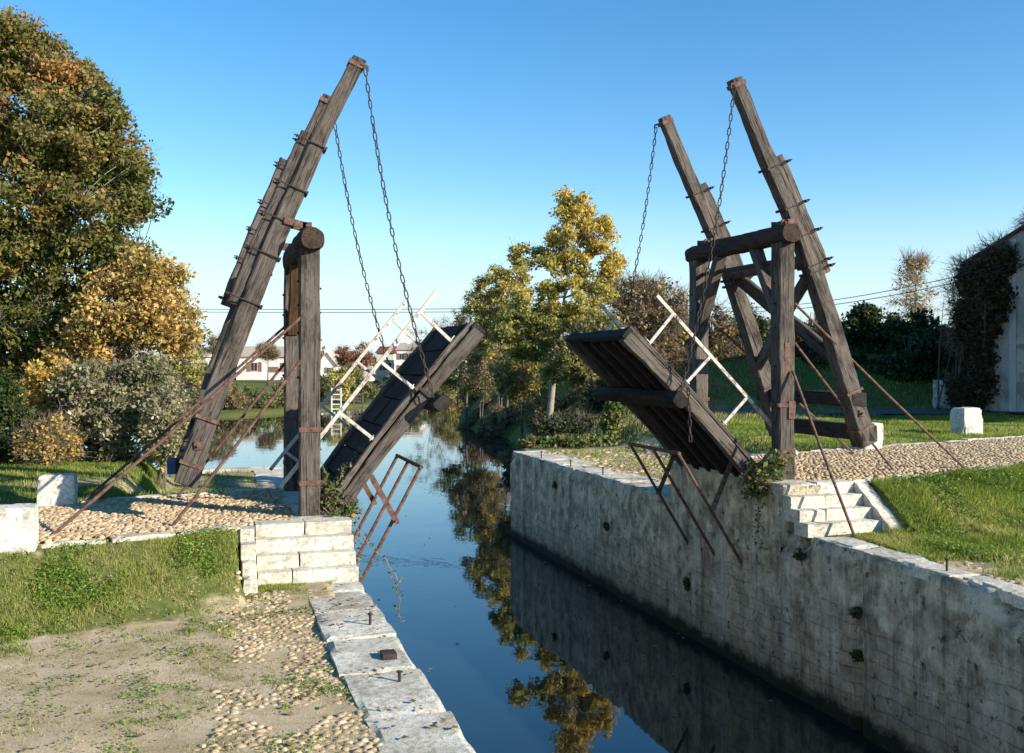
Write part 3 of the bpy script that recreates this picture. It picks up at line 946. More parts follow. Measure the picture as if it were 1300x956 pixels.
# joints between cobbles, edges of kerbs
blades('grass_blades', 40000, (-6.5, 1.3, 12, 18.3), .05, .004, 'grass', lambda x, y: np.clip(1.1 - np.minimum(abs(y - kerbL(x) - .14), abs(y - kerbLf(x) + .16)) / .1, 0, 1) * np.clip(smooth_noise(x, y, .5, 71) + .45, 0, 1), 19)
blades('grass_blades', 60000, (9.5, 20, 14.2, 21.4), .06, .0045, 'grass', lambda x, y: np.clip(1.1 - np.minimum(abs(y - kerbR(x) - .3), abs(y - kerbRf(x) + .16)) / .14, 0, 1) * np.clip(smooth_noise(x, y, .6, 72) + .5, 0, 1), 20)
# right lawn and low gravelled quay
blades('lawn_grass', 260000, (9.8, 32, 18.2, 40), .085, .009, 'grass', lambda x, y: np.clip((grassiness(x, y) - .1) * 1.1 + .4 * smooth_noise(x, y, .8, 18), 0, 1) * (y > kerbRf(x) + .2) * ((x * SN + y * CS) < 38.4), 21)
blades('dyke_grass', 120000, (9, 62, 31, 70), .16, .022, 'grass', lambda x, y: ((x * SN + y * CS) > 43.2) * (height(x, y) > -1) * 1.0, 22)
blades('bank_grass', 80000, (8.5, 24, 31, 60), .20, .014, 'grass_dry', lambda x, y: ((x * SN + y * CS) < 56) * (height(x, y) > WZ + .1) * .8, 23)

def scatter_leaves(name, label, n, region, zf, dens, mat, size, seed):
    r = np.random.default_rng(seed)
    x = r.uniform(region[0], region[1], n); y = r.uniform(region[2], region[3], n)
    k = r.random(n) < dens(x, y); x, y = x[k], y[k]
    P_ = np.stack([x, y, zf(x, y)], -1)
    return tag(np_mesh(name, leaf_quads(P_, size * r.uniform(.5, 1.3, len(x)), r, up=3.0 if 'fallen' in name else 40), 4, mat, tone=r.random(len(x))), kind='stuff')
scatter_leaves('fallen_leaves', '', 2600, (-6.5, 1.9, 6.5, 13.9), lambda x, y: height(x, y) * (x < 1.2) + ZL * (x >= 1.2) + .022, lambda x, y: .18 + .5 * (smooth_noise(x, y, .8, 90) > .2), 'leaf_brown', .045, 401)
scatter_leaves('fallen_leaves', '', 2200, (9.3, 18, 9, 30), lambda x, y: height(x, y) + .05, lambda x, y: .25 + .3 * smooth_noise(x, y, .8, 91), 'leaf_pale', .06, 402)
scatter_leaves('floating_leaves', '', 5200, (1.95, 8.72, 8, 60), lambda x, y: x * 0 + WZ + .006, lambda x, y: np.clip(.008 + .5 * np.exp(-(8.74 - x) / .22) + .4 * np.exp(-(x - 1.92) / .25), 0, 1) * (smooth_noise(x, y, 1.6, 92) > -.2), 'leaf_pale', .055, 403)

# ------------------------------------------------------------------ white stone blocks
def block(label, x0, x1, y0, y1, z0, h, rot=0, group='white stone blocks along the road'):
    t_ = MB()
    rough_block(t_, x0, x1, y0, y1, z0 - .08, z0 + h, .06, .014, .07, rot=rot)
    loc = Matrix.Translation(((x0 + x1) / 2, (y0 + y1) / 2, z0))
    tag(t_.build('stone_block', 'whitewash', local=loc), label, 'stone block', group)
block('large white stone block on the near kerb at the left edge', -2.62, -2.0, 13.02, 13.42, -.02, .50, .02)
block('white stone block at the far kerb of the left cobbles in front of the bushes', -2.52, -1.99, 16.75, 17.1, -.02, .50, -.05)
block('white stone block standing alone on the lawn beyond the right cobbles', 19.75, 20.45, 22.5, 23.0, .24, .74, .12)
block('white stone block half hidden behind the foot of the right lifting beam', 14.1, 14.6, 19.1, 19.55, .24, .62, .05)

# iron mooring pins
def pin(x, y, z, label, h=.14):
    loc = Matrix.Translation((x, y, z))
    mb = MB()
    mb.tube([(x, y, z - .05), (x, y, z + h * .86)], .016, 10)
    mb.tube([(x, y, z + h * .84), (x, y, z + h * .93), (x, y, z + h)], [.028, .032, .018], 10)
    tag(mb.build('mooring_pin', 'iron', local=loc, smooth=False), label, 'mooring pin', 'iron pins in the canal coping')
pin(1.70, 10.94, ZL, 'rusty iron pin in the left coping casting a shadow on a white slab')
pin(1.66, 8.96, ZL, 'short rusty iron pin in the left coping closest to the camera', .09)
pin(8.98, 10.5, ZR, 'rusty iron pin in the right coping near the broken stone edge', .17)
pin(8.92, 21.9, ZR, 'iron pin in the right coping just beyond the raised leaf', .2)
pin(8.92, 24.1, ZR, 'iron pin in the middle of the coping beyond the bridge on the right bank', .16)
pin(8.9, 26.4, ZR, 'farthest iron pin on the right coping, near the wall end', .2)
mb = MB()
mb.box(1.62, 1.76, 9.62, 9.80, ZL - .01, ZL + .05)
tag(mb.build('iron_cleat', 'iron', local=Matrix.Translation((1.7, 9.7, ZL))), 'small dark iron cleat set flat in the left coping', 'cleat')

# ------------------------------------------------------------------ the drawbridge halves
def chain_mesh(mb, pts_fn, n, link_len=.142, wid=.068, wire=.0125):
    """interlocked oval links along a curve; each turned a quarter from the last"""
    for i in range(n):
        c_ = pts_fn((i + .5) / n)
        d = (pts_fn(min(1, (i + 1) / n)) - pts_fn(i / n)).normalized()
        side = Vector((0, 1, 0)) if i % 2 else Vector((0, 1, 0)).cross(d)
        side = (side - d * side.dot(d)).normalized()
        # a slight random twist keeps the chain from looking machined
        side = (Matrix.Rotation(random.uniform(-.3, .3) + .5, 3, d) @ side)
        nn = d.cross(side)
        hs = link_len / 2 - wid / 2; rr = wid / 2 - wire
        m_ = 12; k_ = 6
        vs = []; fs = []
        for a_ in range(m_):
            an = 2 * math.pi * a_ / m_
            cc = c_ + side * math.cos(an) * rr + d * (math.sin(an) * rr + (hs if math.sin(an) > 0.01 else -hs if math.sin(an) < -.01 else 0))
            ro = side * math.cos(an) + d * math.sin(an)
            for b_ in range(k_):
                bn = 2 * math.pi * b_ / k_
                vs.append(cc + (ro * math.cos(bn) + nn * math.sin(bn)) * wire)
        for a_ in range(m_):
            for b_ in range(k_):
                a2 = (a_ + 1) % m_; b2 = (b_ + 1) % k_
                fs.append((a_ * k_ + b_, a_ * k_ + b2, a2 * k_ + b2, a2 * k_ + b_))
        mb.add(vs, fs)

def bolt(mb, p, d, L=.10, r=.013, head=.028):
    p = Vector(p); d = Vector(d).normalized()
    mb.tube([p, p + d * L], r, 6)
    mb.tube([p + d * (L * .35), p + d * (L * .35 + .022)], head, 6)

def half_bridge(side):
    S = 1 if side == 'L' else -1      # +1: water lies towards +X
    PX = 1.40 if side == 'L' else 9.25
    zg = TL if side == 'L' else TR
    ztop = 3.84 if side == 'L' else 4.21
    zb = 4.0 if side == 'L' else 4.37
    label = ('left half of the timber drawbridge, its raised deck showing the dark planked top' if side == 'L'
             else 'right half of the timber drawbridge, its raised deck showing the dark joisted underside')
    root = thing('drawbridge', label, 'drawbridge', (PX, 16.2, zg), 'two halves of the wooden drawbridge over the canal')
    YN, YF = 14.72, 17.72
    PW = .29
    # portal posts with iron bands
    for Y in (YN, YF):
        post = timber('portal_post', [(PX, Y, zg - .05), (PX, Y, ztop + .02)], PW, PW, 'wood', root, up=(0, 1, 0), rnd=.018, rough=.008)
        for zz in (.48, 1.25):
            mb = MB()
            e = PW / 2 + .010
            mb.box(PX - e, PX + e, Y - e, Y + e, zg + zz - .035, zg + zz + .035)
            bolt(mb, (PX + S * (e - .02), Y - e + .03, zg + zz), (S, 0, 0), .07)
            bolt(mb, (PX + S * (e - .02), Y - e + .14, zg + zz), (S, 0, 0), .06)
            mb.build('iron_band', 'rust', post)
        for zz in (.95, 1.9, 2.55, 2.95, 3.3):
            for q in (1, -1):
                mb = MB()
                bolt(mb, (PX + q * S * (PW / 2 - .02), Y + random.uniform(-.05, .05), zg + zz + (.1 if q < 0 else 0)), (q * S, 0, 0), .055, .010, .02)
                mb.build('bolt', 'iron', post)
        if side == 'R' and Y == YN:
            mb = MB()
            mb.box(PX - .05, PX + .05, Y - PW / 2 - .012, Y - PW / 2 + .02, zg + 1.78, zg + 2.3)
            mb.build('iron_plate', 'rust', post)
            mb = MB()
            mb.box(PX + .02, PX + .14, Y - PW / 2 - .02, Y - PW / 2 + .02, zg + 1.02, zg + 1.32)
            mb.build('iron_plate', 'rust', post)
        # knee brace in the portal plane
        sg = 1 if Y == YN else -1
        timber('knee_brace', [(PX + .0, Y + sg * .12, zg + 2.75), (PX, Y + sg * .88, zb - .12)], .17, .2, 'wood_brown' if side == 'L' else 'wood', root, up=(1, 0, 0), rough=.006)
    # round-ended head beam
    timber('head_beam', [(PX + .02 * S, 14.42, zb), (PX, 15.5, zb + .01), (PX, 18.02, zb - .0)], .34, .33, 'wood_end', root, up=(0, 0, 1), rough=.012, round_=True)
    timber('tie_beam', [(PX - S * .02, 14.9, zb - .42), (PX - S * .02, 17.6, zb - .42)], .07, .07, 'iron', root, rough=.001) if side == 'R' else None
    # lifting beams (balance beams), slightly bowed, heavier at the tail
    if side == 'L':
        line = [(2.14, 6.74), (1.60, 5.60), (1.07, 4.34), (.77, 3.60), (.13, 1.88), (-.32, .50)]
    else:
        line = [(8.41, 6.97), (9.0, 5.72), (9.53, 4.70), (9.73, 4.30), (10.26, 2.90), (10.98, .80)]
    pz = [p[1] for p in line]; px = [p[0] for p in line]
    def bx(z): return float(np.interp(z, pz[::-1], px[::-1]))
    line0 = list(line)
    dirv = Vector((line[-1][0] - line[0][0], 0, line[-1][1] - line[0][1])).normalized()
    nrm = Vector((-S * abs(dirv.z), 0, abs(dirv.x)))         # landward/up normal of the beam
    z_off = zg
    for bi, Y in enumerate((14.86, 17.56)):
        if side == 'L' and bi == 1: line = [(x_ - .14 * (z_ / 6.7), z_ + .12) for x_, z_ in line]; pz = [p[1] for p in line]; px = [p[0] for p in line]
        pts = [(x, Y, z) for x, z in line]
        lb = timber('lifting_beam', pts, (.21, .32), (.20, .32), 'wood', root, up=(0, 1, 0), rnd=.016, rough=.010)
        # reinforcing baulk bolted to the landward face
        zt, zl = line[1][1] - .08, line[3][1] - .62
        th = .12
        rp = []
        for zz in np.linspace(zt, zl, 7):
            k = (line[0][1] - zz) / (line[0][1] - line[-1][1])
            off = (.21 + .13 * k) / 2 + th / 2 + .012
            rp.append(Vector((bx(zz), Y, zz)) + nrm * off)
        timber('reinforcing_baulk', rp, .20, th, 'wood', lb, up=(0, 1, 0), rnd=.02, rough=.012)
        # clamps: strap round both timbers with projecting threaded ends
        cl = [zt - .12, zt - .78, zt - 1.25, zt - 1.75, zl + .10]
        for ci, zz in enumerate(cl):
            k = (line[0][1] - zz) / (line[0][1] - line[-1][1])
            hh = (.21 + .13 * k) / 2
            c0 = Vector((bx(zz), Y, zz))
            a_ = c0 - nrm * (hh + .018); b_ = c0 + nrm * (hh + th + .03)
            wv_ = .11 + .055 * k + .014
            mb = MB()
            for yy in (-wv_, wv_):
                mb.tube([a_ + Vector((0, yy, 0)), b_ + Vector((0, yy, 0)) + nrm * .09], .011, 6)
                mb.tube([b_ + Vector((0, yy, 0)) + nrm * .03, b_ + Vector((0, yy, 0)) + nrm * .055], .024, 6)
            mb.bar(a_ - Vector((0, wv_ + .02, 0)), a_ + Vector((0, wv_ + .02, 0)), .028, .045, up=tuple(dirv))
            mb.bar(b_ - Vector((0, wv_ + .03, 0)), b_ + Vector((0, wv_ + .03, 0)), .022, .05, up=tuple(dirv))
            mb.build('clamp', 'iron', lb)
        # iron cap at the tip and bands near the tail
        def band(zz, wz, mat, ex=.011):
            k = (line[0][1] - zz) / (line[0][1] - line[-1][1])
            ww = (.22 + .11 * k) / 2 + ex; hh = (.21 + .13 * k) / 2 + ex
            fr = frame((bx(zz), Y, zz), dirv, (0, 1, 0))
            mb = MB(); mb.box(-ww, ww, -hh, hh, -wz / 2, wz / 2, 0, fr)
            return mb.build('iron_band', mat, lb)
        band(line[0][1] - .10, .07, 'rust')
        band(line[-1][1] + .28, .05, 'rust')
        band(line[-1][1] + .92, .05, 'rust')
        # big bolt through the tail
        mb = MB()
        c0 = Vector((bx(line[-1][1] + .55), Y - .16, line[-1][1] + .55))
        mb.box(c0.x - .055, c0.x + .055, c0.y - .022, c0.y + .01, c0.z - .055, c0.z + .055)
        mb.tube([c0 + Vector((0, -.06, 0)), c0], .024, 8)
        mb.build('tail_bolt', 'rust', lb)
        # pivot bracket between head beam and lifting beam
        mb = MB()
        c0 = Vector((PX - S * .03, Y, zb + .16)); c1 = Vector((bx(zb + .28), Y, zb + .28))
        for yy in (-.15, .15):
            o_ = Vector((0, yy, 0))
            mb.bar(c0 + o_ - Vector((0, 0, .12)), c0 + o_ + Vector((0, 0, .10)), .13, .022, up=(0, 1, 0))
            mb.bar(c0 + o_ + Vector((0, 0, .04)), c1 + o_, .022, .10, up=(0, 0, 1))
        mb.tube([c0 + Vector((0, -.2, .05)), c0 + Vector((0, .2, .05))], .026, 10)
        mb.build('pivot_bracket', 'rust', root)
    # cross timbers tying the two lifting beams
    line = line0; pz = [p[1] for p in line]; px = [p[0] for p in line]
    zt_ = line[-1][1]
    for zz, s_ in ((zt_ + .20, .30), (zt_ + .78, .27)):
        X = bx(zz)
        timber('tail_crossbeam', [(X - S * .05, 14.70 if side == 'R' else 15.04, zz), (X - S * .05, 17.85, zz)], s_, s_ * .9, 'wood_dark', root, rough=.008)
    X = bx(zb - .35)
    timber('upper_crossbeam', [(X, 14.98, zb - .40), (X, 17.44, zb - .40)], .2, .2, 'wood', root)
    if side == 'L':
        mb = MB(); mb.box(-.57, -.28, 15.04, 15.24, .62, .84)
        mb.build('counterweight_box', 'blue_paint', root)  # end of a crossbeam, its skylit blue put into the colour
    # diagonal bracing between the beams
    for (za, zb_, ya, yb, e) in ((3.55, 1.75, 17.5, 14.9, .05), (3.3, 1.7, 14.95, 17.5, -.08)):
        a_ = zt_ + za - .4; b_ = zt_ + zb_ - .35
        timber('diagonal_brace', [(bx(a_) + e, ya, a_), (bx(b_) + e, yb, b_)], .11, .24, 'wood', root, up=(0, 0, 1), rough=.007)
    # stays to the ground
    def stay(name, a_, b_, w=.034):
        mb = MB(); a_, b_ = Vector(a_), Vector(b_)
        mid = (a_ + b_) / 2 - Vector((0, 0, .025))
        mb.tube([a_, mid, b_], w / 2, 8)
        mb.build(name, 'rust', root, smooth=False)
    if side == 'L':
        feet = [((1.27, 14.60, 2.87), (-1.96, 13.95, -.04)), ((1.27, 14.60, 2.25), (-.50, 14.30, -.04)),
                ((1.27, 17.72, 2.85), (-1.98, 17.0, -.04)), ((1.27, 17.72, 2.22), (-.5, 17.7, -.04))]
    else:
        feet = [((9.40, 14.60, 3.22), (13.44, 15.15, .2)), ((9.40, 14.60, 2.56), (11.91, 15.20, .2)),
                ((9.40, 17.72, 3.17), (13.4, 18.4, .2)), ((9.40, 17.72, 2.5), (11.9, 18.3, .2)),
                ((9.32, 14.53, 2.09), (9.38, 12.93, ZR))]
    for a_, b_ in feet: stay('stay_bar', a_, b_, .046)
    # ---------------- raised leaf, laid out in its own frame (s along, y, v off the deck)
    ang = math.radians(51.2 if side == 'L' else 45.2)
    O = Vector((1.70, 0, .02)) if side == 'L' else Vector((9.06, 0, .21))
    u = Vector((S * math.cos(ang), 0, math.sin(ang)))
    nv = Vector((-S * math.sin(ang), 0, math.cos(ang)))
    def P(s, y, v):
        bow = -.05 * ((s - 1.8) / 1.8) ** 2 + .03
        return O + u * s + nv * (v + bow) + Vector((0, y, 0))
    LEN = 3.58
    y0, y1 = 14.98, 17.50
    # deck boards
    fr = frame(P(0, y0, 0), u, nv)
    mb = MB()
    rows = [(-.02, .45), (.46, .95), (.96, 1.48), (1.49, 2.0), (2.01, 2.5), (2.51, 3.02), (3.03, LEN)]
    for r_ in rows:
        cuts = [y0 + .05] + [y0 + (y1 - y0) * k + random.uniform(-.03, .03) for k in ((.2, .4, .6, .8) if r_[0] > 2 else (.5,))] + [y1 - .05]
        for a_, b_ in zip(cuts[:-1], cuts[1:]):
            g_ = .009; v1 = .052 + random.uniform(-.006, .008)
            c_ = [P(r_[0] + g_, a_ + g_, .0), P(r_[1] - g_, a_ + g_, .0), P(r_[1] - g_, b_ - g_, .0), P(r_[0] + g_, b_ - g_, .0)]
            d_ = [P(r_[0] + g_, a_ + g_, v1), P(r_[1] - g_, a_ + g_, v1), P(r_[1] - g_, b_ - g_, v1 + random.uniform(-.005, .005)), P(r_[0] + g_, b_ - g_, v1)]
            mb.add(c_ + d_, [(0, 3, 2, 1), (4, 5, 6, 7), (0, 1, 5, 4), (1, 2, 6, 5), (2, 3, 7, 6), (3, 0, 4, 7)])
    # backing so no daylight shows between the boards
    for i in range(8):
        sa, sb = LEN * i / 8, LEN * (i + 1) / 8
        mb.add([P(sa, y0 + .06, .004), P(sb, y0 + .06, .004), P(sb, y1 - .06, .004), P(sa, y1 - .06, .004)], [(0, 1, 2, 3)])
    deck = mb.build('deck', 'wood_dark', root, local=fr)
    # girders, joists, kerbs, tip board, cross beam
    for Y in (y0, y1):
        timber('deck_girder', [P(s, Y, -.10) for s in np.linspace(-.02, LEN - .04, 7)], .17, .20, 'wood', deck, up=nv, rnd=.015, rough=.009)
        timber('deck_kerb', [P(s, Y + (.02 if Y == y0 else -.02), .062) for s in np.linspace(0, LEN + .02, 7)], .12, .085, 'wood', deck, up=nv, rnd=.018, rough=.012)
    for k in range(1, 5):
        Y = y0 + (y1 - y0) * k / 5
        timber('deck_joist', [P(s, Y, -.085) for s in np.linspace(.05, LEN - .1, 5)], .12, .16, 'wood_dark', deck, up=nv)
    timber('tip_board', [P(LEN - .02, y0 - .08, -.05), P(LEN - .02, y1 + .08, -.05)], .10, .20, 'wood_dark', deck, up=nv, rough=.012)
    timber('chain_crossbeam', [P(2.27, 14.52, -.305), P(2.27, 17.95, -.305)], .25, .21, 'wood_dark', deck, up=nv, rough=.014, rnd=.04)
    for Y in (y0, y1):
        mb = MB()
        yy = Y + (-.11 if Y == y0 else .11)
        mb.bar(P(2.27, yy, -.42), P(2.27, yy, .06), .05, .02, up=(0, 1, 0))
        mb.build('iron_strap', 'iron', deck)
    # handrails
    for Y in (y0 + .02, y1 - .02):
        mb = MB()
        mb.bar(P(-.15, Y, .80), P(3.62, Y, .80), .055, .05, up=(0, 1, 0))
        for s in (.25, 1.24, 2.22, 3.20):
            mb.bar(P(s - (.05 if s > 3 else 0), Y, .07), P(s, Y, .78), .05, .045, up=(0, 1, 0))
            mb.bar(P(s - .05, Y, .135), P(s + .05, Y, .135), .014, .07, up=(0, 1, 0))
        mb.build('handrail', 'cream', root)
    # folding prop frame under the leaf
    mb = MB(); mk = 'rust'
    if side == 'L':
        top, bot = Vector((3.15, 0, .60)), Vector((LX + .03, 0, -1.62))
        br0, br1 = Vector((2.36, 0, .50)), Vector((2.76, 0, -.22))
    else:
        top, bot = Vector((7.55, 0, .70)), Vector((8.9, 0, -1.46))
        br0, br1 = Vector((8.62, 0, .75)), Vector((8.17, 0, -.24))
    for Y in (15.2, 16.2, 17.2):
        mb.tube([top + Vector((0, Y, 0)), bot + Vector((0, Y, 0))], .028, 8)
    mb.tube([top + Vector((0, 15.15, 0)), top + Vector((0, 17.25, 0))], .032, 8)
    if side == 'R':
        mb.tube([bot + Vector((0, 15.15, 0)), bot + Vector((0, 17.25, 0))], .03, 8)
    mb.build('prop_frame', 'rust', root)
    for Y in (15.13, 17.27):
        mb = MB()
        mb.bar(br0 + Vector((0, Y, 0)), br1 + Vector((0, Y, 0)), .02, .085, up=(0, 1, 0)) if False else mb.bar(br0 + Vector((0, Y, 0)), br1 + Vector((0, Y, 0)), .085, .018, up=(0, 1, 0))
        mb.tube([br1 + Vector((0, Y - .05, 0)), br1 + Vector((0, Y + .05, 0))], .035, 8)
        mb.build('prop_strut', 'rust', root)
    # chains
    for Y in (14.72, 17.74):
        a_ = Vector((line[0][0] + S * .07 - (.12 if side == 'L' and Y > 16 else 0), Y, line[0][1] - .16 + (.1 if side == 'L' and Y > 16 else 0))); b_ = P(2.27, Y - (.02 if Y < 15 else -.02), -.18)
        def cf(t_, a_=a_, b_=b_):
            p = a_.lerp(b_, t_); p.x -= S * .10 * math.sin(math.pi * t_); p.z -= .03 * math.sin(math.pi * t_); return p
        L = (a_ - b_).length
        mb = MB()
        chain_mesh(mb, cf, int(L / .118), wire=.0100)
        if side == 'R' and Y < 15:
            e_ = b_ + Vector((.10, -.14, -.78))
            def ct(t_, b_=b_ + Vector((.07, -.12, .1)), e_=e_): return b_.lerp(e_, t_)
            chain_mesh(mb, ct, 7)
        mb.build('chain', 'iron' , root, smooth=True)
    # eye bolts holding the chains to the beam tips
    for Y in (14.74, 17.70):
        mb = MB()
        c0 = Vector((line[0][0] + S * .02 - (.12 if side == 'L' and Y > 16 else 0), Y, line[0][1] - .10 + (.1 if side == 'L' and Y > 16 else 0)))
        mb.tube([c0, c0 + Vector((S * .1, 0, -.03)), c0 + Vector((S * .1, 0, -.1))], .018, 6)
        mb.build('chain_hook', 'rust', root)
    return root
half_bridge('L')
half_bridge('R')

# ------------------------------------------------------------------ vegetation
def foliage(parent, name, centers, per, spread, size, mat, r, tone_mid=.5, tone_sd=.2, flat=.75, up=.25, tonefield=None):
    n = len(centers)
    cnt = (per * r.uniform(.6, 1.4, n)).astype(int)
    C_ = np.repeat(centers, cnt, axis=0)
    sp = np.repeat(spread * r.uniform(.7, 1.3, n), cnt)
    d = r.normal(0, 1, C_.shape); d /= np.linalg.norm(d, axis=1, keepdims=True)
    rad = r.random(len(C_)) ** .8 * 1.28
    Pp = C_ + d * (rad * sp)[:, None] * np.array([1, 1, flat])
    A = leaf_quads(Pp, size * np.clip(r.lognormal(0, .35, len(Pp)), .4, 1.9), r, up)
    ct = np.repeat(r.normal(0, tone_sd * .8, n), cnt)
    tone = tone_mid + ct + r.normal(0, tone_sd, len(Pp))
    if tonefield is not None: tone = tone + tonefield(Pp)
    inv = np.array(WM[parent.name].translation)
    return np_mesh(name, A - inv, 4, mat, parent, np.clip(tone, 0, 1), WM[parent.name])

def curve_pts(a, b, sag, n, r, wob=.06):
    a = np.array(a); b = np.array(b)
    L = np.linalg.norm(b - a)
    t_ = np.linspace(0, 1, n)[:, None]
    p = a * (1 - t_) + b * t_
    off = r.normal(0, 1, 3) * L * wob
    p = p + np.sin(np.pi * t_) * off + np.array([0, 0, 1]) * np.sin(np.pi * t_) * L * sag
    return p

def plant(name, label, cat, base, lobes, nclump, per, spread, size, leaf, tr=.15, stems=1, trunk_top=None, group=None,
          bark='bark', seed=1, twigs=0, twig_mat=None, limbs=10, tone_mid=.5, tonefield=None, twig_len=.5, inner=.35, up=.25, leafsd=.2, flat=.75):
    """trunk(s) > limbs > twigs towards leaf clumps spread through ellipsoid lobes.
    lobes: (x, y, z, rx, ry, rz, weight) relative to base"""
    r = np.random.default_rng(seed)
    root = thing(name, label, cat, base, group)
    B = np.array(base)
    L = np.array(lobes, float)
    wts = L[:, 6] / L[:, 6].sum()
    pick = r.choice(len(L), nclump, p=wts)
    d = r.normal(0, 1, (nclump, 3)); d /= np.linalg.norm(d, axis=1, keepdims=True)
    rad = inner + (1 - inner) * r.random(nclump) ** .6
    C_ = B + L[pick, :3] + d * rad[:, None] * L[pick, 3:6]
    gz = height(C_[:, 0], C_[:, 1])
    C_[:, 2] = np.maximum(C_[:, 2], gz + .12)
    top = trunk_top if trunk_top is not None else (L[:, 2].max())
    mb = MB(); nodes = []
    for s in range(stems):
        off = np.array([0, 0, 0]) if stems == 1 else np.append(r.normal(0, tr * 2.2, 2), 0)
        tgt = B + np.array([L[0, 0], L[0, 1], 0]) * .6 + np.array([0, 0, top]) + (r.normal(0, .25, 3) * np.array([1, 1, .4]) * top * .35 if stems > 1 else 0)
        p = curve_pts(B + off - np.array([0, 0, .15]), tgt, 0, 9, r, .035)
        rr = np.linspace(1, .18, 9) * tr * (1 if stems == 1 else r.uniform(.5, 1)); rr[0] *= 1.35
        mb.tube(p, rr, 9 if tr > .08 else 6)
        for q in range(2, 9): nodes.append((p[q], rr[q]))
    limb_t = C_[r.choice(nclump, min(limbs, nclump), replace=False)]
    for tg in limb_t:
        cand = [(np.linalg.norm(q[0] - tg) + 1.2 * max(0, q[0][2] - tg[2] + .15 * np.linalg.norm(q[0][:2] - tg[:2])), q) for q in nodes[:stems * 7]]
        q = min(cand, key=lambda e: e[0])[1]
        p = curve_pts(q[0], tg, .06, 7, r, .07)
        rr = np.linspace(min(q[1] * .7, tr * .5), max(.008, tr * .06), 7)
        mb.tube(p, rr, 6, False)
        for k in range(1, 7): nodes.append((p[k], rr[k]))
    NP = np.array([q[0] for q in nodes])
    for c_ in C_:
        dist = np.linalg.norm(NP - c_, axis=1) + np.maximum(0, NP[:, 2] - c_[2]) * 1.0
        k = int(np.argmin(dist))
        p = curve_pts(NP[k], c_, .04, 4, r, .08)
        r0 = min(nodes[k][1] * .6, max(.010, tr * .12))
        mb.tube(p, np.linspace(r0, max(.004, tr * .03), 4), 4, False)
    mb.build('trunk', bark, root, smooth=True)
    if twigs:
        n = nclump * twigs
        C2 = np.repeat(C_, twigs, axis=0)
        ctr = B + L[pick, :3]; out = C_ - ctr; out /= np.linalg.norm(out, axis=1, keepdims=True) + 1e-9
        dd = np.repeat(out, twigs, axis=0) * .8 + r.normal(0, .7, (n, 3)) + np.array([0, 0, .35])
        dd /= np.linalg.norm(dd, axis=1, keepdims=True)
        ln = twig_len * r.uniform(.4, 1.2, n)[:, None]
        st = C2 + r.normal(0, spread * .35, (n, 3))
        e = st + dd * ln
        side = np.cross(dd, r.normal(0, 1, (n, 3))); side /= np.linalg.norm(side, axis=1, keepdims=True)
        side2 = np.cross(dd, side)
        w_ = size * .10 + .003
        # three-sided spikes
        tri = []
        cs = [(1, 0), (-.5, .87), (-.5, -.87)]
        bs = [st + side * a_ * w_ + side2 * b_ * w_ for a_, b_ in cs]
        for i in range(3):
            tri.append(np.stack([bs[i], bs[(i + 1) % 3], e], 1))
        # side twiglets
        for q in (.35, .6):
            m0 = st + dd * ln * q
            d2 = dd * .6 + side * r.choice([-1, 1], (n, 1)) * .8
            e2 = m0 + d2 * ln * .5
            tri.append(np.stack([m0 - side2 * w_ * .7, m0 + side2 * w_ * .7, e2], 1))
        A = np.concatenate(tri, 0).reshape(-1, 3)
        np_mesh('twigs', A - B, 3, twig_mat or 'twig', root, None, WM[root.name])
    if per > 0:
        foliage(root, 'crown', C_, per, spread, size, leaf, r, tone_mid, leafsd, flat, up, tonefield)
    return root

def gz(p): return float(height(p[0], p[1]))
def ground_at(u, d):
    """foot of a plant seen at column u, moved back until it stands on dry land"""
    for _ in range(60):
        p = atz(u, d, 0)
        if gz(p) > WZ + .35: break
        d += 1.0
    return Vector((p.x, p.y, gz(p)))
def rel(u, v, d, base):
    p = at(u, v, d); return (p.x - base[0], p.y - base[1], p.z - base[2])
def lobe(base, u, v, d, ru, rv, rd=None, w=1.0):
    """ellipsoid lobe centred where (u, v) at depth d lies; radii given in photo pixels converted to metres"""
    db = base[0] * SN + base[1] * CS
    if db - d > 2.5: d = db
    x, y, z = rel(u, v, d, base); k = d / F
    return (x, y, z, ru * k, (rd or ru) * k, rv * k, w)

# --- left group
b = ground_at(-25, 25.5)
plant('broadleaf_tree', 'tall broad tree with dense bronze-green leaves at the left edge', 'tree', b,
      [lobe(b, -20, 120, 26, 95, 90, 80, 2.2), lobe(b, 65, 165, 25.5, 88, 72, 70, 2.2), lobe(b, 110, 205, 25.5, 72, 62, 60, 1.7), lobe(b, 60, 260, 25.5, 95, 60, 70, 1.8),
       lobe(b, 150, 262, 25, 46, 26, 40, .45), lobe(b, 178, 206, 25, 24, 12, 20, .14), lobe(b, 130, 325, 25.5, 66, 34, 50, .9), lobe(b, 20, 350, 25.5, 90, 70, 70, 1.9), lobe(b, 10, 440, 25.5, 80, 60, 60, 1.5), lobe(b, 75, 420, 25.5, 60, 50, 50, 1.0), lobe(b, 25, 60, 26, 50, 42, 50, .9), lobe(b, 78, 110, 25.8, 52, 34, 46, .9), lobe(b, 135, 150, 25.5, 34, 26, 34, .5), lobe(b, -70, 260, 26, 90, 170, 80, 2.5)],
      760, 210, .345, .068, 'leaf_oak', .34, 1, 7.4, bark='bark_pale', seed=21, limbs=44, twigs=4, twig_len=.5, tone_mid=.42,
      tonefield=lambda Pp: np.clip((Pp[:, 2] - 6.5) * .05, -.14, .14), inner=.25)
b = ground_at(150, 24.2)
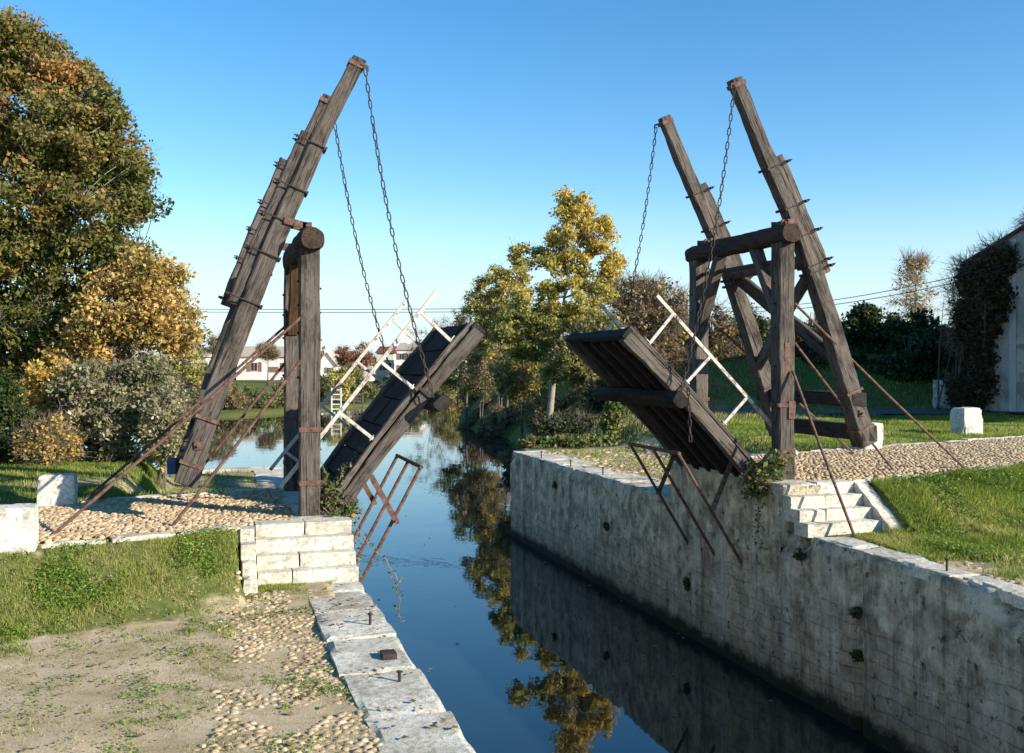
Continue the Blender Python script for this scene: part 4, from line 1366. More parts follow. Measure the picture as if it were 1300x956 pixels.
plant('autumn_tree', 'golden yellow autumn tree leaning over the basin beside the bronze tree', 'tree', b,
      [lobe(b, 150, 400, 24.6, 58, 55, 50, 2), lobe(b, 205, 405, 24.6, 42, 45, 40, 1.3), lobe(b, 190, 350, 24.6, 42, 30, 40, .9), lobe(b, 232, 435, 24.6, 22, 22, 22, .4), lobe(b, 120, 450, 24.6, 50, 38, 45, 1.1)],
      230, 125, .32, .062, 'leaf_mixed', .13, 1, 3.6, seed=22, limbs=18, twigs=3, twig_len=.4, tone_mid=.62, leafsd=.25)
b = ground_at(62, 23.5)
plant('autumn_shrub', 'bright orange-yellow shrub low between the grey-green bushes on the left', 'shrub', b,
      [lobe(b, 62, 495, 23.5, 30, 42, 25, 1)], 55, 120, .24, .062, 'leaf_gold', .05, 4, 1.2, seed=23, limbs=8, twigs=3, twig_len=.3, tone_mid=.6)
b = ground_at(150, 22.8)
plant('grey_green_shrub', 'large grey-green shrub with pale leaves above the lawn on the left', 'shrub', b,
      [lobe(b, 150, 540, 22.8, 66, 60, 42, 2), lobe(b, 118, 500, 23, 40, 45, 35, 1), lobe(b, 190, 500, 23, 34, 45, 30, .9)], 260, 120, .25, .055, 'leaf_silver', .05, 7, 1.5, seed=24, limbs=24, twigs=5, twig_len=.4, twig_mat='twig_pink', tone_mid=.5, leafsd=.25)
b = ground_at(205, 22.0)
plant('grey_green_shrub', 'smaller grey-green shrub at the edge of the basin, rightmost of the left bushes', 'shrub', b,
      [lobe(b, 208, 548, 22, 30, 46, 24, 2), lobe(b, 222, 500, 22.3, 16, 26, 14, .5)], 90, 100, .22, .05, 'leaf_silver', .04, 5, 1.2, seed=25, limbs=12, twigs=6, twig_len=.35, twig_mat='twig_pink', tone_mid=.56, leafsd=.25)
b = ground_at(62, 21.9)
plant('twiggy_shrub', 'thin twiggy half-bare shrub in front of the grey-green bush on the left', 'shrub', b,
      [lobe(b, 60, 560, 21.9, 36, 30, 26, 2)], 90, 60, .24, .045, 'leaf_mixed', .03, 6, .8, seed=26, limbs=14, twigs=8, twig_len=.4, twig_mat='twig', tone_mid=.6)
b = ground_at(0, 22.2)
plant('evergreen_bush', 'dark green clipped evergreen bush at the left edge below the tall tree', 'bush', b,
      [lobe(b, -8, 535, 22.2, 42, 58, 34, 2)], 120, 150, .26, .05, 'leaf_dark', .05, 3, 1.0, seed=27, limbs=12, tone_mid=.55, inner=.5)

# --- right bank trees
b = ground_at(694, 47)
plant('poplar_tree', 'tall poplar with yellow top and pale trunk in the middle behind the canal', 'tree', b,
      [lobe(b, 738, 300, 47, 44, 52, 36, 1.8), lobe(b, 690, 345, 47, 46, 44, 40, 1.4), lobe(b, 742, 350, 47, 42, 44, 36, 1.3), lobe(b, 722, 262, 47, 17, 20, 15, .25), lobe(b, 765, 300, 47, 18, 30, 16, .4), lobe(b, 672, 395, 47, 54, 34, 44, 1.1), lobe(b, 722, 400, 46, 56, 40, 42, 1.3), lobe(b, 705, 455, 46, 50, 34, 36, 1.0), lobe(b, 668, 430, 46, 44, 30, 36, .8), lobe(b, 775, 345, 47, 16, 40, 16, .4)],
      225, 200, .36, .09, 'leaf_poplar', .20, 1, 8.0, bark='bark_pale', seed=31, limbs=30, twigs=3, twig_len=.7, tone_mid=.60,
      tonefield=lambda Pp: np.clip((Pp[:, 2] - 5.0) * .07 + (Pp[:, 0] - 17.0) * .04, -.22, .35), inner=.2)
b = ground_at(640, 52)
plant('autumn_tree', 'rounded yellow-green tree left of the tall poplar above the water', 'tree', b,
      [lobe(b, 640, 380, 52, 40, 44, 34, 1.6), lobe(b, 612, 400, 52, 26, 36, 24, .8), lobe(b, 655, 345, 52, 20, 18, 18, .4), lobe(b, 640, 430, 52, 48, 30, 36, .9)],
      190, 140, .42, .10, 'leaf_poplar', .15, 1, 5.4, seed=32, limbs=18, twigs=5, twig_len=.7, tone_mid=.60)
b = ground_at(592, 62)
plant('dark_tree', 'dark leafy tree leaning over the water behind the tip of the left deck', 'tree', b,
      [lobe(b, 600, 430, 62, 30, 36, 26, 1.4), lobe(b, 585, 470, 62, 24, 26, 22, .8)], 110, 70, .5, .13, 'leaf_bramble', .16, 1, 4.6, seed=33, limbs=14, twigs=8, twig_len=.9, tone_mid=.4)
b = ground_at(540, 66)
plant('bare_tree', 'leafless tree on the bank rising above the tip of the left deck', 'tree', b,
      [lobe(b, 552, 440, 66, 34, 34, 26, 1.4), lobe(b, 585, 412, 66, 24, 24, 22, .8)], 90, 6, .5, .11, 'leaf_brown', .13, 1, 4.0, seed=34, limbs=16, twigs=16, twig_len=1.1)
b = ground_at(638, 41)
plant('bare_tree', 'low multi-stemmed bare tree with pale stems on the dark bank', 'tree', b,
      [lobe(b, 635, 455, 41, 48, 36, 36, 1.5), lobe(b, 600, 470, 41, 30, 28, 28, .7), lobe(b, 660, 440, 41, 28, 26, 24, .6)], 150, 34, .42, .09, 'leaf_pale', .07, 5, 2.6, seed=35, limbs=20, twigs=12, twig_len=.7, bark='bark_pale', tone_mid=.6)
b = ground_at(742, 44)
plant('bushy_tree', 'dark bushy tree filling the gap right of the pale poplar trunk', 'tree', b,
      [lobe(b, 745, 455, 44, 40, 40, 34, 1.4), lobe(b, 770, 430, 44, 34, 30, 28, .9)], 150, 75, .45, .10, 'leaf_poplar', .09, 3, 3.0, seed=36, limbs=18, twigs=9, twig_len=.7, tone_mid=.35)
b = ground_at(812, 49)
plant('bare_tree', 'broad brown half-bare tree behind the raised right deck', 'tree', b,
      [lobe(b, 815, 400, 49, 46, 46, 38, 1.8), lobe(b, 790, 372, 49, 26, 24, 22, .5), lobe(b, 845, 385, 49, 28, 34, 24, .6), lobe(b, 800, 440, 49, 60, 30, 40, 1)], 250, 42, .44, .10, 'leaf_brown', .15, 2, 5.2, seed=37, limbs=28, twigs=13, twig_len=.85, tone_mid=.62)
b = ground_at(775, 33.5)
plant('ivy_clad_stump', 'short trunk wrapped in pale green ivy at the end of the gravel quay', 'tree stump', b,
      [lobe(b, 777, 535, 33.5, 9, 30, 8, 1), lobe(b, 779, 512, 33.5, 12, 10, 9, .4)], 60, 90, .16, .07, 'leaf_bramble', .14, 1, 2.1, seed=38, limbs=3, tone_mid=.6, inner=.6)
for i, (u_, d_, ru_, rv_, lab) in enumerate(((680, 31.0, 26, 10, 'low leafy bramble bush at the left end of the gravel quay'), (722, 31.4, 30, 12, 'low leafy bramble bush in the middle of the row behind the gravel quay'), (758, 32, 26, 13, 'low leafy bramble bush just left of the ivy-clad trunk'))):
    b = ground_at(u_, d_)
    plant('bramble_bush', lab, 'bush', b, [lobe(b, u_, 566, d_, ru_, rv_, ru_ * .8, 1)], 55, 75, .2, .075, 'leaf_bramble', .02, 4, .35, seed=40 + i, limbs=6, twigs=2, twig_len=.3, tone_mid=.55, group='brambles behind the gravel quay')
for i, (u_, v_, d_, ru_, rv_, tw, lab) in enumerate(((612, 470, 60, 34, 34, 12, 'twiggy brown tree overhanging the water below the yellow-green tree'), (662, 478, 50, 34, 30, 11, 'twiggy brown tree in shade left of the pale poplar trunk'), (580, 480, 74, 26, 28, 10, 'brown twiggy tree farthest down the right bank'))):
    b = ground_at(u_, d_)
    plant('twiggy_tree', lab, 'tree', b, [lobe(b, u_, v_, d_, ru_, rv_, ru_ * .8, 1)], 130, 60, .46, .11, 'leaf_poplar', .09, 2, 2.6, seed=310 + i, limbs=16, twigs=tw, twig_len=.8, tone_mid=.5, group='twiggy trees on the right bank')
for i, (u_, v_, d_, ru_, rv_, lab) in enumerate(((560, 470, 125, 20, 26, 'leafy tree closing the far end of the canal behind the left deck tip'), (586, 462, 118, 20, 30, 'leafy tree at the far end of the canal on the right bank side'), (545, 482, 135, 16, 14, 'low bushy tree farthest along the canal'), (610, 480, 105, 24, 24, 'bushy tree over the water below the yellow-green tree'))):
    b = ground_at(u_, d_)
    plant('canal_end_tree', lab, 'tree', b, [lobe(b, u_, v_, d_, ru_, rv_, ru_ * .8, 1), lobe(b, u_, v_ + 18, d_, ru_, rv_ * .7, ru_ * .8, .7)], 110, 60, .75, .2, ['leaf_brown', 'leaf_poplar', 'leaf_bramble', 'leaf_brown'][i], .16, 2, 4, seed=330 + i, limbs=12, twigs=6, twig_len=1.3, tone_mid=.45, group='trees closing the canal view')
# undergrowth clumps on the dark bank
for i, (u_, d_, ru_, rv_) in enumerate(((600, 58, 24, 16), (628, 50, 28, 16), (668, 44, 30, 20), (720, 40, 34, 20), (700, 52, 40, 26), (770, 42, 30, 24), (640, 60, 34, 26))):
    b = ground_at(u_, d_)
    zc = 462 + F * (EYE - b.z) / d_ - rv_ * .8
    plant('bank_shrub', ['dark shrub at the water line far down the right bank', 'dark low shrub beside the water left of the poplar trunk', 'dark shrub at the foot of the pale poplar trunk', 'dark shrub on the mound behind the gravel quay', 'shrub in shade close behind the poplar', 'dark shrub behind the ivy-clad trunk', 'tangled shrub behind the pale-stemmed bare tree'][i], 'shrub', b,
          [lobe(b, u_, zc, d_, ru_, rv_, ru_ * .8, 1)], 80, 55, .36, .085, 'leaf_dark' if i % 2 else 'leaf_brown', .04, 4, .8, seed=50 + i, limbs=8, twigs=6, twig_len=.6, tone_mid=.5, group='shrubs on the right bank')
# behind the right portal
for i, (u_, v_, d_, ru_, rv_, mat_, tw) in enumerate(((862, 440, 52, 34, 40, 'leaf_brown', 12), (905, 432, 54, 34, 44, 'leaf_brown', 12), (948, 430, 55, 34, 42, 'leaf_dark', 7), (992, 440, 56, 34, 36, 'leaf_dark', 5), (1030, 438, 56, 30, 34, 'leaf_dark', 5))):
    b = ground_at(u_, d_)
    plant('hedge_tree', ['brownish half-bare tree seen between the right deck and the far post', 'half-bare pale twigged tree seen between the right portal posts', 'dark bushy tree seen just behind the right portal', 'dark tree behind the near post of the right portal', 'dark bushy tree right behind the near lifting beam'][i], 'tree', b,
          [lobe(b, u_, v_, d_, ru_, rv_, ru_ * .8, 1.4), lobe(b, u_ + 6, v_ + 34, d_, ru_ * 1.1, rv_ * .8, ru_, 1.2)], 150, 55, .42, .11, mat_, .1, 3, 2.6, seed=60 + i, limbs=16, twigs=tw, twig_len=.8, tone_mid=.5, group='trees on the dyke')
for i, (u_, v_, d_, ru_, rv_) in enumerate(((1085, 432, 57, 28, 30), (1098, 408, 57, 16, 20), (1130, 436, 56, 34, 36), (1165, 436, 54, 34, 36), (1200, 448, 50, 34, 36), (1225, 470, 47, 26, 34), (1152, 475, 50, 40, 26), (1060, 465, 52, 34, 24))):
    b = ground_at(u_, d_)
    plant('evergreen_hedge_bush', ['dark evergreen bush left of the hedge on the dyke', 'dark crown standing highest at the left end of the hedge', 'dark rounded evergreen bush left of the pale leafless poplar', 'dark rounded evergreen bush under the pale leafless poplar', 'dark evergreen bush right of the pale poplar', 'dark evergreen bush against the ivy of the barn', 'low dark bush on the dyke slope below the poplar', 'low dark bush on the dyke slope behind the near lifting beam'][i], 'bush', b,
          [lobe(b, u_, v_, d_, ru_, rv_, ru_ * .9, 1.4), lobe(b, u_, v_ + 26, d_, ru_ * 1.1, rv_ * .8, ru_, 1.1)], 150, 80, .42, .12, 'leaf_dark', .07, 4, 1.8, seed=70 + i, limbs=14, tone_mid=.5, inner=.35, group='evergreen bushes along the dyke')
b = ground_at(1160, 62)
plant('young_poplar', 'slender pale gold nearly leafless poplar above the dark hedge', 'tree', b,
      [lobe(b, 1160, 372, 62, 27, 40, 22, 1.4), lobe(b, 1162, 342, 62, 15, 20, 12, .5), lobe(b, 1160, 400, 62, 22, 18, 20, .4)], 100, 17, .42, .10, 'leaf_pale', .09, 1, 6.8, seed=80, limbs=26, twigs=9, twig_len=.8, twig_mat='twig_pink', bark='bark_pale')

# --- brambles at the hinges and trailing stems
def bramble(label, base, lobes, seed, trail):
    t_ = plant('bramble_bush', label, 'bush', Vector(base), lobes, 60, 26, .13, .045, 'leaf_bramble', .012, 5, .25, seed=seed, limbs=10, twigs=3, twig_len=.2, tone_mid=.5, leafsd=.28)
    r = np.random.default_rng(seed)
    mb = MB(); P_ = []
    for pts in trail:
        pts = np.array(pts, float)
        tt = np.linspace(0, 1, 30)
        cum = np.concatenate([[0], np.cumsum(np.linalg.norm(np.diff(pts, axis=0), axis=1))]); cum /= cum[-1]
        q = np.stack([np.interp(tt, cum, pts[:, k]) for k in range(3)], -1) + r.normal(0, .012, (30, 3))
        mb.tube(q, np.linspace(.007, .003, 30), 5, False)
        for k in range(30):
            for _ in range(3): P_.append(q[k] + r.normal(0, .035, 3))
    mb.build('stem', 'twig_pink', t_)
    P_ = np.array(P_)
    inv = np.array(WM[t_.name].translation)
    np_mesh('trailing_leaves', leaf_quads(P_, .045 * r.uniform(.5, 1.2, len(P_)), r) - inv, 4, 'leaf_bramble', t_, r.random(len(P_)), WM[t_.name])
bramble('bramble climbing the foot of the left deck with a stem trailing to the water', (1.85, 14.75, .0),
        [(-.05, .05, .12, .28, .2, .16, 1.5), (-.15, .1, .35, .15, .2, .25, .6), (.0, -.2, .02, .2, .2, .1, .6)], 91,
        [[(1.8, 14.9, .2), (2.1, 15.2, .75), (2.35, 15.3, 1.0)], [(1.7, 14.8, .2), (1.95, 15.0, .65), (2.2, 15.1, .72)],
         [(1.95, 14.6, .05), (2.15, 14.4, -.35), (2.45, 14.3, -.62), (2.62, 14.25, -.95), (2.65, 14.25, -1.55)], [(1.9, 14.5, .0), (2.05, 14.3, -.5), (2.02, 14.2, -.9)]])
bramble('bramble growing at the foot of the right deck beside the steps', (8.95, 14.65, .26),
        [(-.05, .0, .12, .32, .3, .22, 1.6), (-.25, -.1, -.15, .25, .25, .25, .9), (.05, -.1, .3, .15, .2, .15, .4)], 92,
        [[(8.8, 14.5, .2), (8.55, 14.3, .0), (8.5, 14.25, -.5), (8.55, 14.2, -.8)], [(8.9, 14.5, .3), (8.6, 14.6, .5), (8.45, 14.6, .35)]])
# plants rooted in the wall
r = np.random.default_rng(5)
for i, (y_, z_, s_) in enumerate(((13.4, -.75, .08), (12.02, -1.3, .05), (21.2, -1.5, .09), (17.2, -2.0, .11), (12.0, -1.9, .06), (24.8, -1.0, .09))):
    pl_ = plant('wall_weed', ['weed tuft in the right canal wall below the steps', 'weed high in the vertical groove of the right wall', 'dark moss tuft midway along the wall beyond the bridge', 'dark tuft above the water under the prop frame', 'weed low in the vertical groove of the right wall', 'moss tuft near the top of the far wall'][i], 'weed', Vector((RX - .01, y_, z_)),
          [(-.02, 0, 0, .05, s_, s_, 1)], 14, 24, .06, .03, 'leaf_dark', .004, 3, .05, seed=120 + i, limbs=3, tone_mid=.7, group='weeds rooted in the canal wall')

# ------------------------------------------------------------------ barn on the right
n2 = Vector((-.80, -.60, 0)); w2 = Vector((.60, -.80, 0)); back = -n2
A0 = Vector((30.95, 32.43, 0))
def BW(t_, z, dep=0.0): return A0 + w2 * t_ + back * dep + Vector((0, 0, z))
barn = thing('barn', 'tall old plastered barn with red tiled roof edge and ivy at the right edge', 'barn', A0 + w2 * 3)
def rake(t_): return 7.35 + .60 * t_ if t_ < 5.2 else 7.35 + .6 * 5.2 - .6 * (t_ - 5.2)
mb = MB()
ts = [-1.7, 0, 2.6, 5.2, 8, 12.7]
vs = []
for dep in (0, 14):
    for t_ in ts: vs += [BW(t_, -.3, dep), BW(t_, rake(t_), dep)]
fs = []; m_ = len(ts) * 2
for i in range(len(ts) - 1):
    a_ = i * 2
    fs += [(a_, a_ + 2, a_ + 3, a_ + 1), (m_ + a_, m_ + a_ + 1, m_ + a_ + 3, m_ + a_ + 2)]
fs += [(0, 1, m_ + 1, m_), (m_ - 2, 2 * m_ - 2, 2 * m_ - 1, m_ - 1)]
mb.add(vs, fs)
mb.build('wall', 'barn', barn)
mb = MB()
def slab(t0, t1, z0, z1, dep0=-.12, dep1=14.3, th=.07):
    vs = [BW(t_, z + o, dp) for o in (0, th) for dp in (dep0, dep1) for t_, z in ((t0, z0), (t1, z1))]
    mb.add(vs, [(0, 2, 3, 1), (4, 5, 7, 6), (0, 1, 5, 4), (2, 6, 7, 3), (0, 4, 6, 2), (1, 3, 7, 5)])
slab(-1.95, 5.2, rake(-1.95) + .02, rake(5.2) + .02)
slab(5.2, 13.1, rake(5.2) + .02, rake(13.1) + .02)
# row of rounded verge tiles
for i in range(22):
    t_ = -1.95 + i * .33
    mb.tube([BW(t_, rake(t_) + .10, -.08), BW(t_ + .36, rake(t_ + .36) + .12, -.08)], [.085, .07], 8)
mb.build('roof', 'tile_red', barn)
mb = MB()
mb.bar(BW(-.02, -.3, -.03), BW(-.02, 7.2, -.03), .26, .07, up=tuple(n2))
mb.bar(BW(0, 3.05, -.03), BW(12.6, 3.05, -.03), .06, .09, up=(0, 0, 1))
mb.build('quoin_strip', 'render_white', barn)
mb = MB(); mb.bar(BW(.95, 4.6, -.02), BW(.95, 5.7, -.02), .10, .05, up=tuple(n2)); mb.build('slit_window', 'glass_dark', barn)
ivyb = Vector(BW(-2.0, .25, -.3))
iv_l = []
for (t_, z, rt, rz, w_) in ((-.9, 5.9, .5, .7, 1.2), (-.9, 5.2, .45, 1.2, 1.2), (-.3, 6.4, .3, .5, .6), (-1.5, 5.6, .3, .6, .6), (-1.1, 3.6, .55, 1.4, 1.3), (-1.2, 1.8, .6, 1.4, 1.2), (-1.7, 3.9, .35, 1.2, .6), (-1.9, 1.0, .5, .9, .7), (-.35, 5.2, .25, 1.6, .5)):
    p = BW(t_, z, -.35) - ivyb
    iv_l.append((p.x, p.y, p.z, rt + .05, rt * .8 + .05, rz, w_))
plant('climbing_ivy', 'dark ivy mass covering the left part of the barn wall', 'ivy', ivyb, iv_l, 400, 80, .34, .09, 'leaf_ivy', .10, 3, 4.8, seed=95, limbs=24, twigs=4, twig_len=.6, tone_mid=.4)
ivb2 = Vector(BW(-2.9, .25, .1))
iv_l = []
for (t_, z, rt, rz, w_) in ((-2.1, 5.0, .55, 1.2, 1.6), (-1.7, 6.0, .7, .45, 1.2), (-.6, 6.9, .8, .2, 1), (.9, 7.8, .9, .2, .9), (-2.1, 3.8, .3, .9, .8)):
    p = BW(t_, z, .1) - ivb2
    iv_l.append((p.x, p.y, p.z, rt * .7, rt * .6, rz, w_))
plant('bare_climber', 'leafless twiggy creeper bristling above the barn roof edge', 'climber', ivb2, iv_l, 170, 0, .35, .09, 'leaf_brown', .05, 2, 4.6, seed=96, limbs=10, twigs=11, twig_len=.75, twig_mat='twig_pink')
# unseen trees added outside the right edge to shade the lane and the bank
for i, (x_, y_) in enumerate(((31.0, 25.2), (34.5, 27.0))):
    b = Vector((x_, y_, TR))
    plant('evergreen_tree', ['tall evergreen tree in front of the barn, outside the right edge', 'second tall evergreen tree by the barn, outside the right edge'][i], 'tree', b, [(0, 0, 6.2, 3.0, 3.0, 3.6, 2), (0, 0, 3.2, 3.2, 3.2, 2.4, 1)], 260, 60, .6, .24, 'leaf_dark', .3, 1, 8.5, seed=300 + i, limbs=16)
# stub of white wall at its foot
pw = atz(1196, 43.5, .2); mb = MB()
rough_block(mb, pw.x - .35, pw.x + .35, pw.y - .3, pw.y + .3, .1, 1.5, .2, .08, .2, rot=-.6)
tag(mb.build('ruined_wall', 'barn', local=Matrix.Translation(pw)), 'stub of whitish ruined wall under the ivy left of the barn', 'wall')

# ------------------------------------------------------------------ far bank: houses, trees
def house(label, u0, u1, d, zg_, h, roof_h, mats=('render_white', 'tile_pale'), windows=(), depth=8, gable=False, rot=0):
    K = 1.3; d = d * K; h *= K; roof_h *= K; depth *= K; windows = [(a, b * K, c * K, e * K, f) for a, b, c, e, f in windows]
    zg_ = -.5
    a_ = atz(u0, d, zg_); b_ = atz(u1, d, zg_)
    L = (b_ - a_).length
    ex = (b_ - a_).normalized(); ey = Vector((-ex.y, ex.x, 0))
    Mx = Matrix(((ex.x, ey.x, 0, a_.x), (ex.y, ey.y, 0, a_.y), (0, 0, 1, zg_), (0, 0, 0, 1)))
    root = thing('house', label, 'house', a_, 'houses on the far bank')
    mb = MB()
    mb.box(0, L, 0, depth, -.5, h, 0, Mx)
    if gable:
        mb.add([Mx @ Vector(p) for p in ((0, 0, h), (L, 0, h), (L / 2, 0, h + roof_h), (0, depth, h), (L, depth, h), (L / 2, depth, h + roof_h))], [(0, 1, 2), (3, 5, 4)])
    mb.build('wall', mats[0], root)
    mb = MB(); e = .35
    if gable:
        for sgn in (0, 1):
            x0 = -e if sgn == 0 else L + e
            k = roof_h / (L / 2); z0 = h - e * k
            vs = [(x0, -e, z0 + .02), (L / 2, -e, h + roof_h + .02), (L / 2, depth + e, h + roof_h + .02), (x0, depth + e, z0 + .02)]
            vs += [(p[0], p[1], p[2] + .14) for p in vs]
            mb.add([Mx @ Vector(p) for p in vs], [(0, 1, 2, 3), (4, 5, 6, 7), (0, 1, 5, 4), (3, 2, 6, 7), (0, 3, 7, 4)])
    else:
        vs = [(-e, -e, h), (L + e, -e, h), (L + e, depth + e, h), (-e, depth + e, h), (0, depth / 2, h + roof_h), (L, depth / 2, h + roof_h)]
        mb.add([Mx @ Vector(p) for p in vs], [(0, 1, 5, 4), (2, 3, 4, 5), (1, 2, 5), (3, 0, 4), (0, 3, 2, 1)])
    rf = mb.build('roof', mats[1], root)
    mb = MB(); mb.box(L * .3, L * .3 + .6, depth * .45, depth * .45 + .6, h + roof_h * .5, h + roof_h + .6, 0, Mx); mb.build('chimney', mats[0], rf)
    for (fx, z0, ww, hh, mt) in windows:
        mb = MB(); x = fx * L
        mb.box(x - ww / 2, x + ww / 2, -.05, .05, z0, z0 + hh, 0, Mx)
        f_ = mb.build('window', 'render_cream' if mt == 'glass_dark' else mt, root)
        if mt == 'glass_dark':
            mb = MB()
            for q in (-1, 1):
                xc_ = x + q * ww * .23
                mb.box(xc_ - ww * .19, xc_ + ww * .19, -.075, .0, z0 + hh * .08, z0 + hh * .92, 0, Mx)
                mb2 = mb
            mb.build('pane', mt, f_)
            for q in (-1, 1):
                mb = MB(); xs_ = x + q * ww * .8
                mb.box(xs_ - ww * .26, xs_ + ww * .26, -.07, .02, z0, z0 + hh, 0, Mx)
                mb.build('shutter', 'shutter', root)
    return root
W_ = 'glass_dark'; S_ = 'shutter'
house('long low white house with a shuttered window seen behind the left far post', 300, 376, 128, -.45, 3.0, 1.4, windows=((.30, 1.1, .9, 1.2, W_), (.62, 1.0, 1.3, .7, S_), (.85, 1.1, .8, 1.1, W_)))
house('pale cream house half hidden by the bushes at the left of the far bank', 212, 262, 120, -.45, 2.9, 1.3, ('render_cream', 'tile_pale'), ((.3, 1.0, 1.2, 1.3, W_), (.75, 1.1, .8, 1.1, W_)))
house('white house with wide pale roof behind the stays of the left half', 262, 300, 134, -.4, 2.6, 1.2, ('render_cream', 'tile_pale'), ((.5, 1.0, .9, 1.1, W_),))
house('small white gabled house just right of the near left post', 404, 426, 136, -.4, 2.1, 1.5, windows=((.62, .8, .6, .8, W_),), gable=True, depth=7)
house('white two-storey house on the far bank seen through the left handrail', 504, 534, 150, -.4, 4.2, 1.1, windows=((.2, .8, .8, 1.1, W_), (.5, .8, .8, 1.1, W_), (.8, .8, .8, 1.1, W_), (.2, 2.7, .8, 1.0, W_), (.5, 2.7, .8, 1.0, W_), (.8, 2.7, .8, 1.0, W_)))
house('low whitish outbuilding between the handrails of the left deck', 442, 470, 140, -.4, 1.3, .5, ('render_cream', 'tile_pale'), ((.4, .5, .9, .6, W_),), 5)
house('pale grey house left of the two-storey house, mostly behind the left deck', 478, 500, 160, -.4, 3.8, 1.2, ('render_cream', 'tile_red'), ((.5, 1.0, .9, 1.2, W_),))

far_specs = [(385, 452, 150, 10, 12, 'leaf_brown', 8, 'bare_tree', 'brownish bare tree between the low house and the left post'),
    (340, 446, 160, 16, 9, 'leaf_brown', 8, 'bare_tree', 'brownish bare tree rising behind the long low white house'),
    (438, 452, 165, 13, 12, 'leaf_red', 5, 'russet_tree', 'russet tree right of the small gabled house'),
    (458, 450, 160, 16, 14, 'leaf_red', 5, 'russet_tree', 'largest russet tree on the far bank, between the handrails'),
    (276, 438, 150, 22, 12, 'leaf_brown', 8, 'bare_tree', 'bare tree above the cream houses at the left'),
    (430, 486, 118, 20, 16, 'leaf_poplar', 3, 'waterside_bush', 'yellow-green bush on the far bank right of the near left post'),
    (325, 506, 108, 30, 14, 'leaf_bramble', 3, 'waterside_bush', 'green bush on the far shore below the long white house'),
    (290, 502, 104, 24, 18, 'leaf_brown', 5, 'waterside_bush', 'brownish bush on the far shore left of the green bush'),
    (362, 500, 112, 18, 14, 'leaf_bramble', 3, 'waterside_bush', 'green bush on the far shore close to the far left post'),
    (460, 492, 122, 20, 12, 'leaf_bramble', 4, 'waterside_bush', 'low green bush seen under the russet trees'),
    (492, 488, 128, 18, 13, 'leaf_dark', 3, 'waterside_bush', 'dark bush on the far shore behind the left deck edge'),
    (250, 490, 102, 26, 24, 'leaf_silver', 5, 'waterside_bush', 'pale bush on the far shore beside the left shrubs'),
    (520, 480, 140, 16, 14, 'leaf_bramble', 3, 'waterside_bush', 'green bush below the two-storey house'),
    (232, 462, 100, 26, 22, 'leaf_poplar', 5, 'waterside_bush', 'tall yellow-green bush hiding the cream house at the left'),
    (270, 474, 112, 20, 12, 'leaf_silver', 5, 'waterside_bush', 'pale bush in front of the white house behind the lifting beam'),
    (380, 478, 126, 22, 10, 'leaf_poplar', 4, 'waterside_bush', 'yellowish bush in front of the right end of the long low house'),
    (440, 474, 132, 16, 9, 'leaf_poplar', 4, 'waterside_bush', 'small yellowish bush in front of the small gabled house'),
    (405, 492, 116, 14, 12, 'leaf_dark', 3, 'waterside_bush', 'dark bush on the far shore beside the left post')]
for i, (u_, v_, d_, ru_, rv_, mat_, tw, nm, lab) in enumerate(far_specs):
    b = ground_at(u_, d_)
    plant(nm, lab, 'tree' if 'tree' in nm else 'bush', b, [lobe(b, u_, v_, d_, ru_, rv_, ru_ * .8, 1), lobe(b, u_ + 3, v_ + rv_ * .6, d_, ru_ * .9, rv_ * .6, ru_ * .8, .5)],
          60, 45, .55, .17, mat_, .10, 1 if 'tree' in nm else 4, max(.8, EYE - (v_ - 462) / F * d_ - b.z), seed=200 + i, limbs=10, twigs=tw, twig_len=1.2, tone_mid=.55, group='trees and bushes on the far bank')

# distant belt of woodland along the horizon
r = np.random.default_rng(77)
Cc = []
for u_ in np.arange(-100, 1500, 3.0):
    d_ = 420 + 60 * math.sin(u_ * .013) + r.uniform(-25, 25)
    hgt = 3.4 + 1.8 * smooth_noise(u_, 0, 26, 2) + r.uniform(-.8, .8)
    for _ in range(7):
        p = atz(u_ + r.uniform(-3, 3), d_ + r.uniform(-6, 6), -.4 + r.random() ** .8 * max(1.5, hgt + 1.4))
        Cc.append(tuple(p))
Cc = np.array(Cc)
cnt = 14
C_ = np.repeat(Cc, cnt, axis=0) + r.normal(0, .9, (len(Cc) * cnt, 3))
o = np_mesh('distant_woodland', leaf_quads(C_, 1.1 * r.uniform(.6, 1.3, len(C_)), r), 4, 'leaf_brown', None, r.random(len(C_)))
tag(o, 'hazy belt of woodland along the horizon', 'woodland', kind='stuff')

# white ladders standing at the far waterline
for u_, d_, lab, hh in ((427, 108, 'white jetty ladder in the water right of the left post', 2.6), (455, 112, 'weathered jetty ladder nearer to the left deck', 1.9)):
    p = atz(u_, d_, WZ); mb = MB()
    ex = Vector((CS, -SN, 0))
    for s_ in (-.5, .5):
        mb.bar(p + ex * s_ - Vector((0, 0, .8)), p + ex * s_ + Vector((0, 0, hh)), .16, .12, up=tuple(ex))
    for k in range(5):
        z = .3 + (hh - .5) * k / 4
        mb.bar(p - ex * .5 + Vector((0, 0, z)), p + ex * .5 + Vector((0, 0, z)), .1, .12)
    tag(mb.build('jetty_ladder', 'render_white' if hh > 2 else 'bark', local=Matrix.Translation(p)), lab, 'ladder')

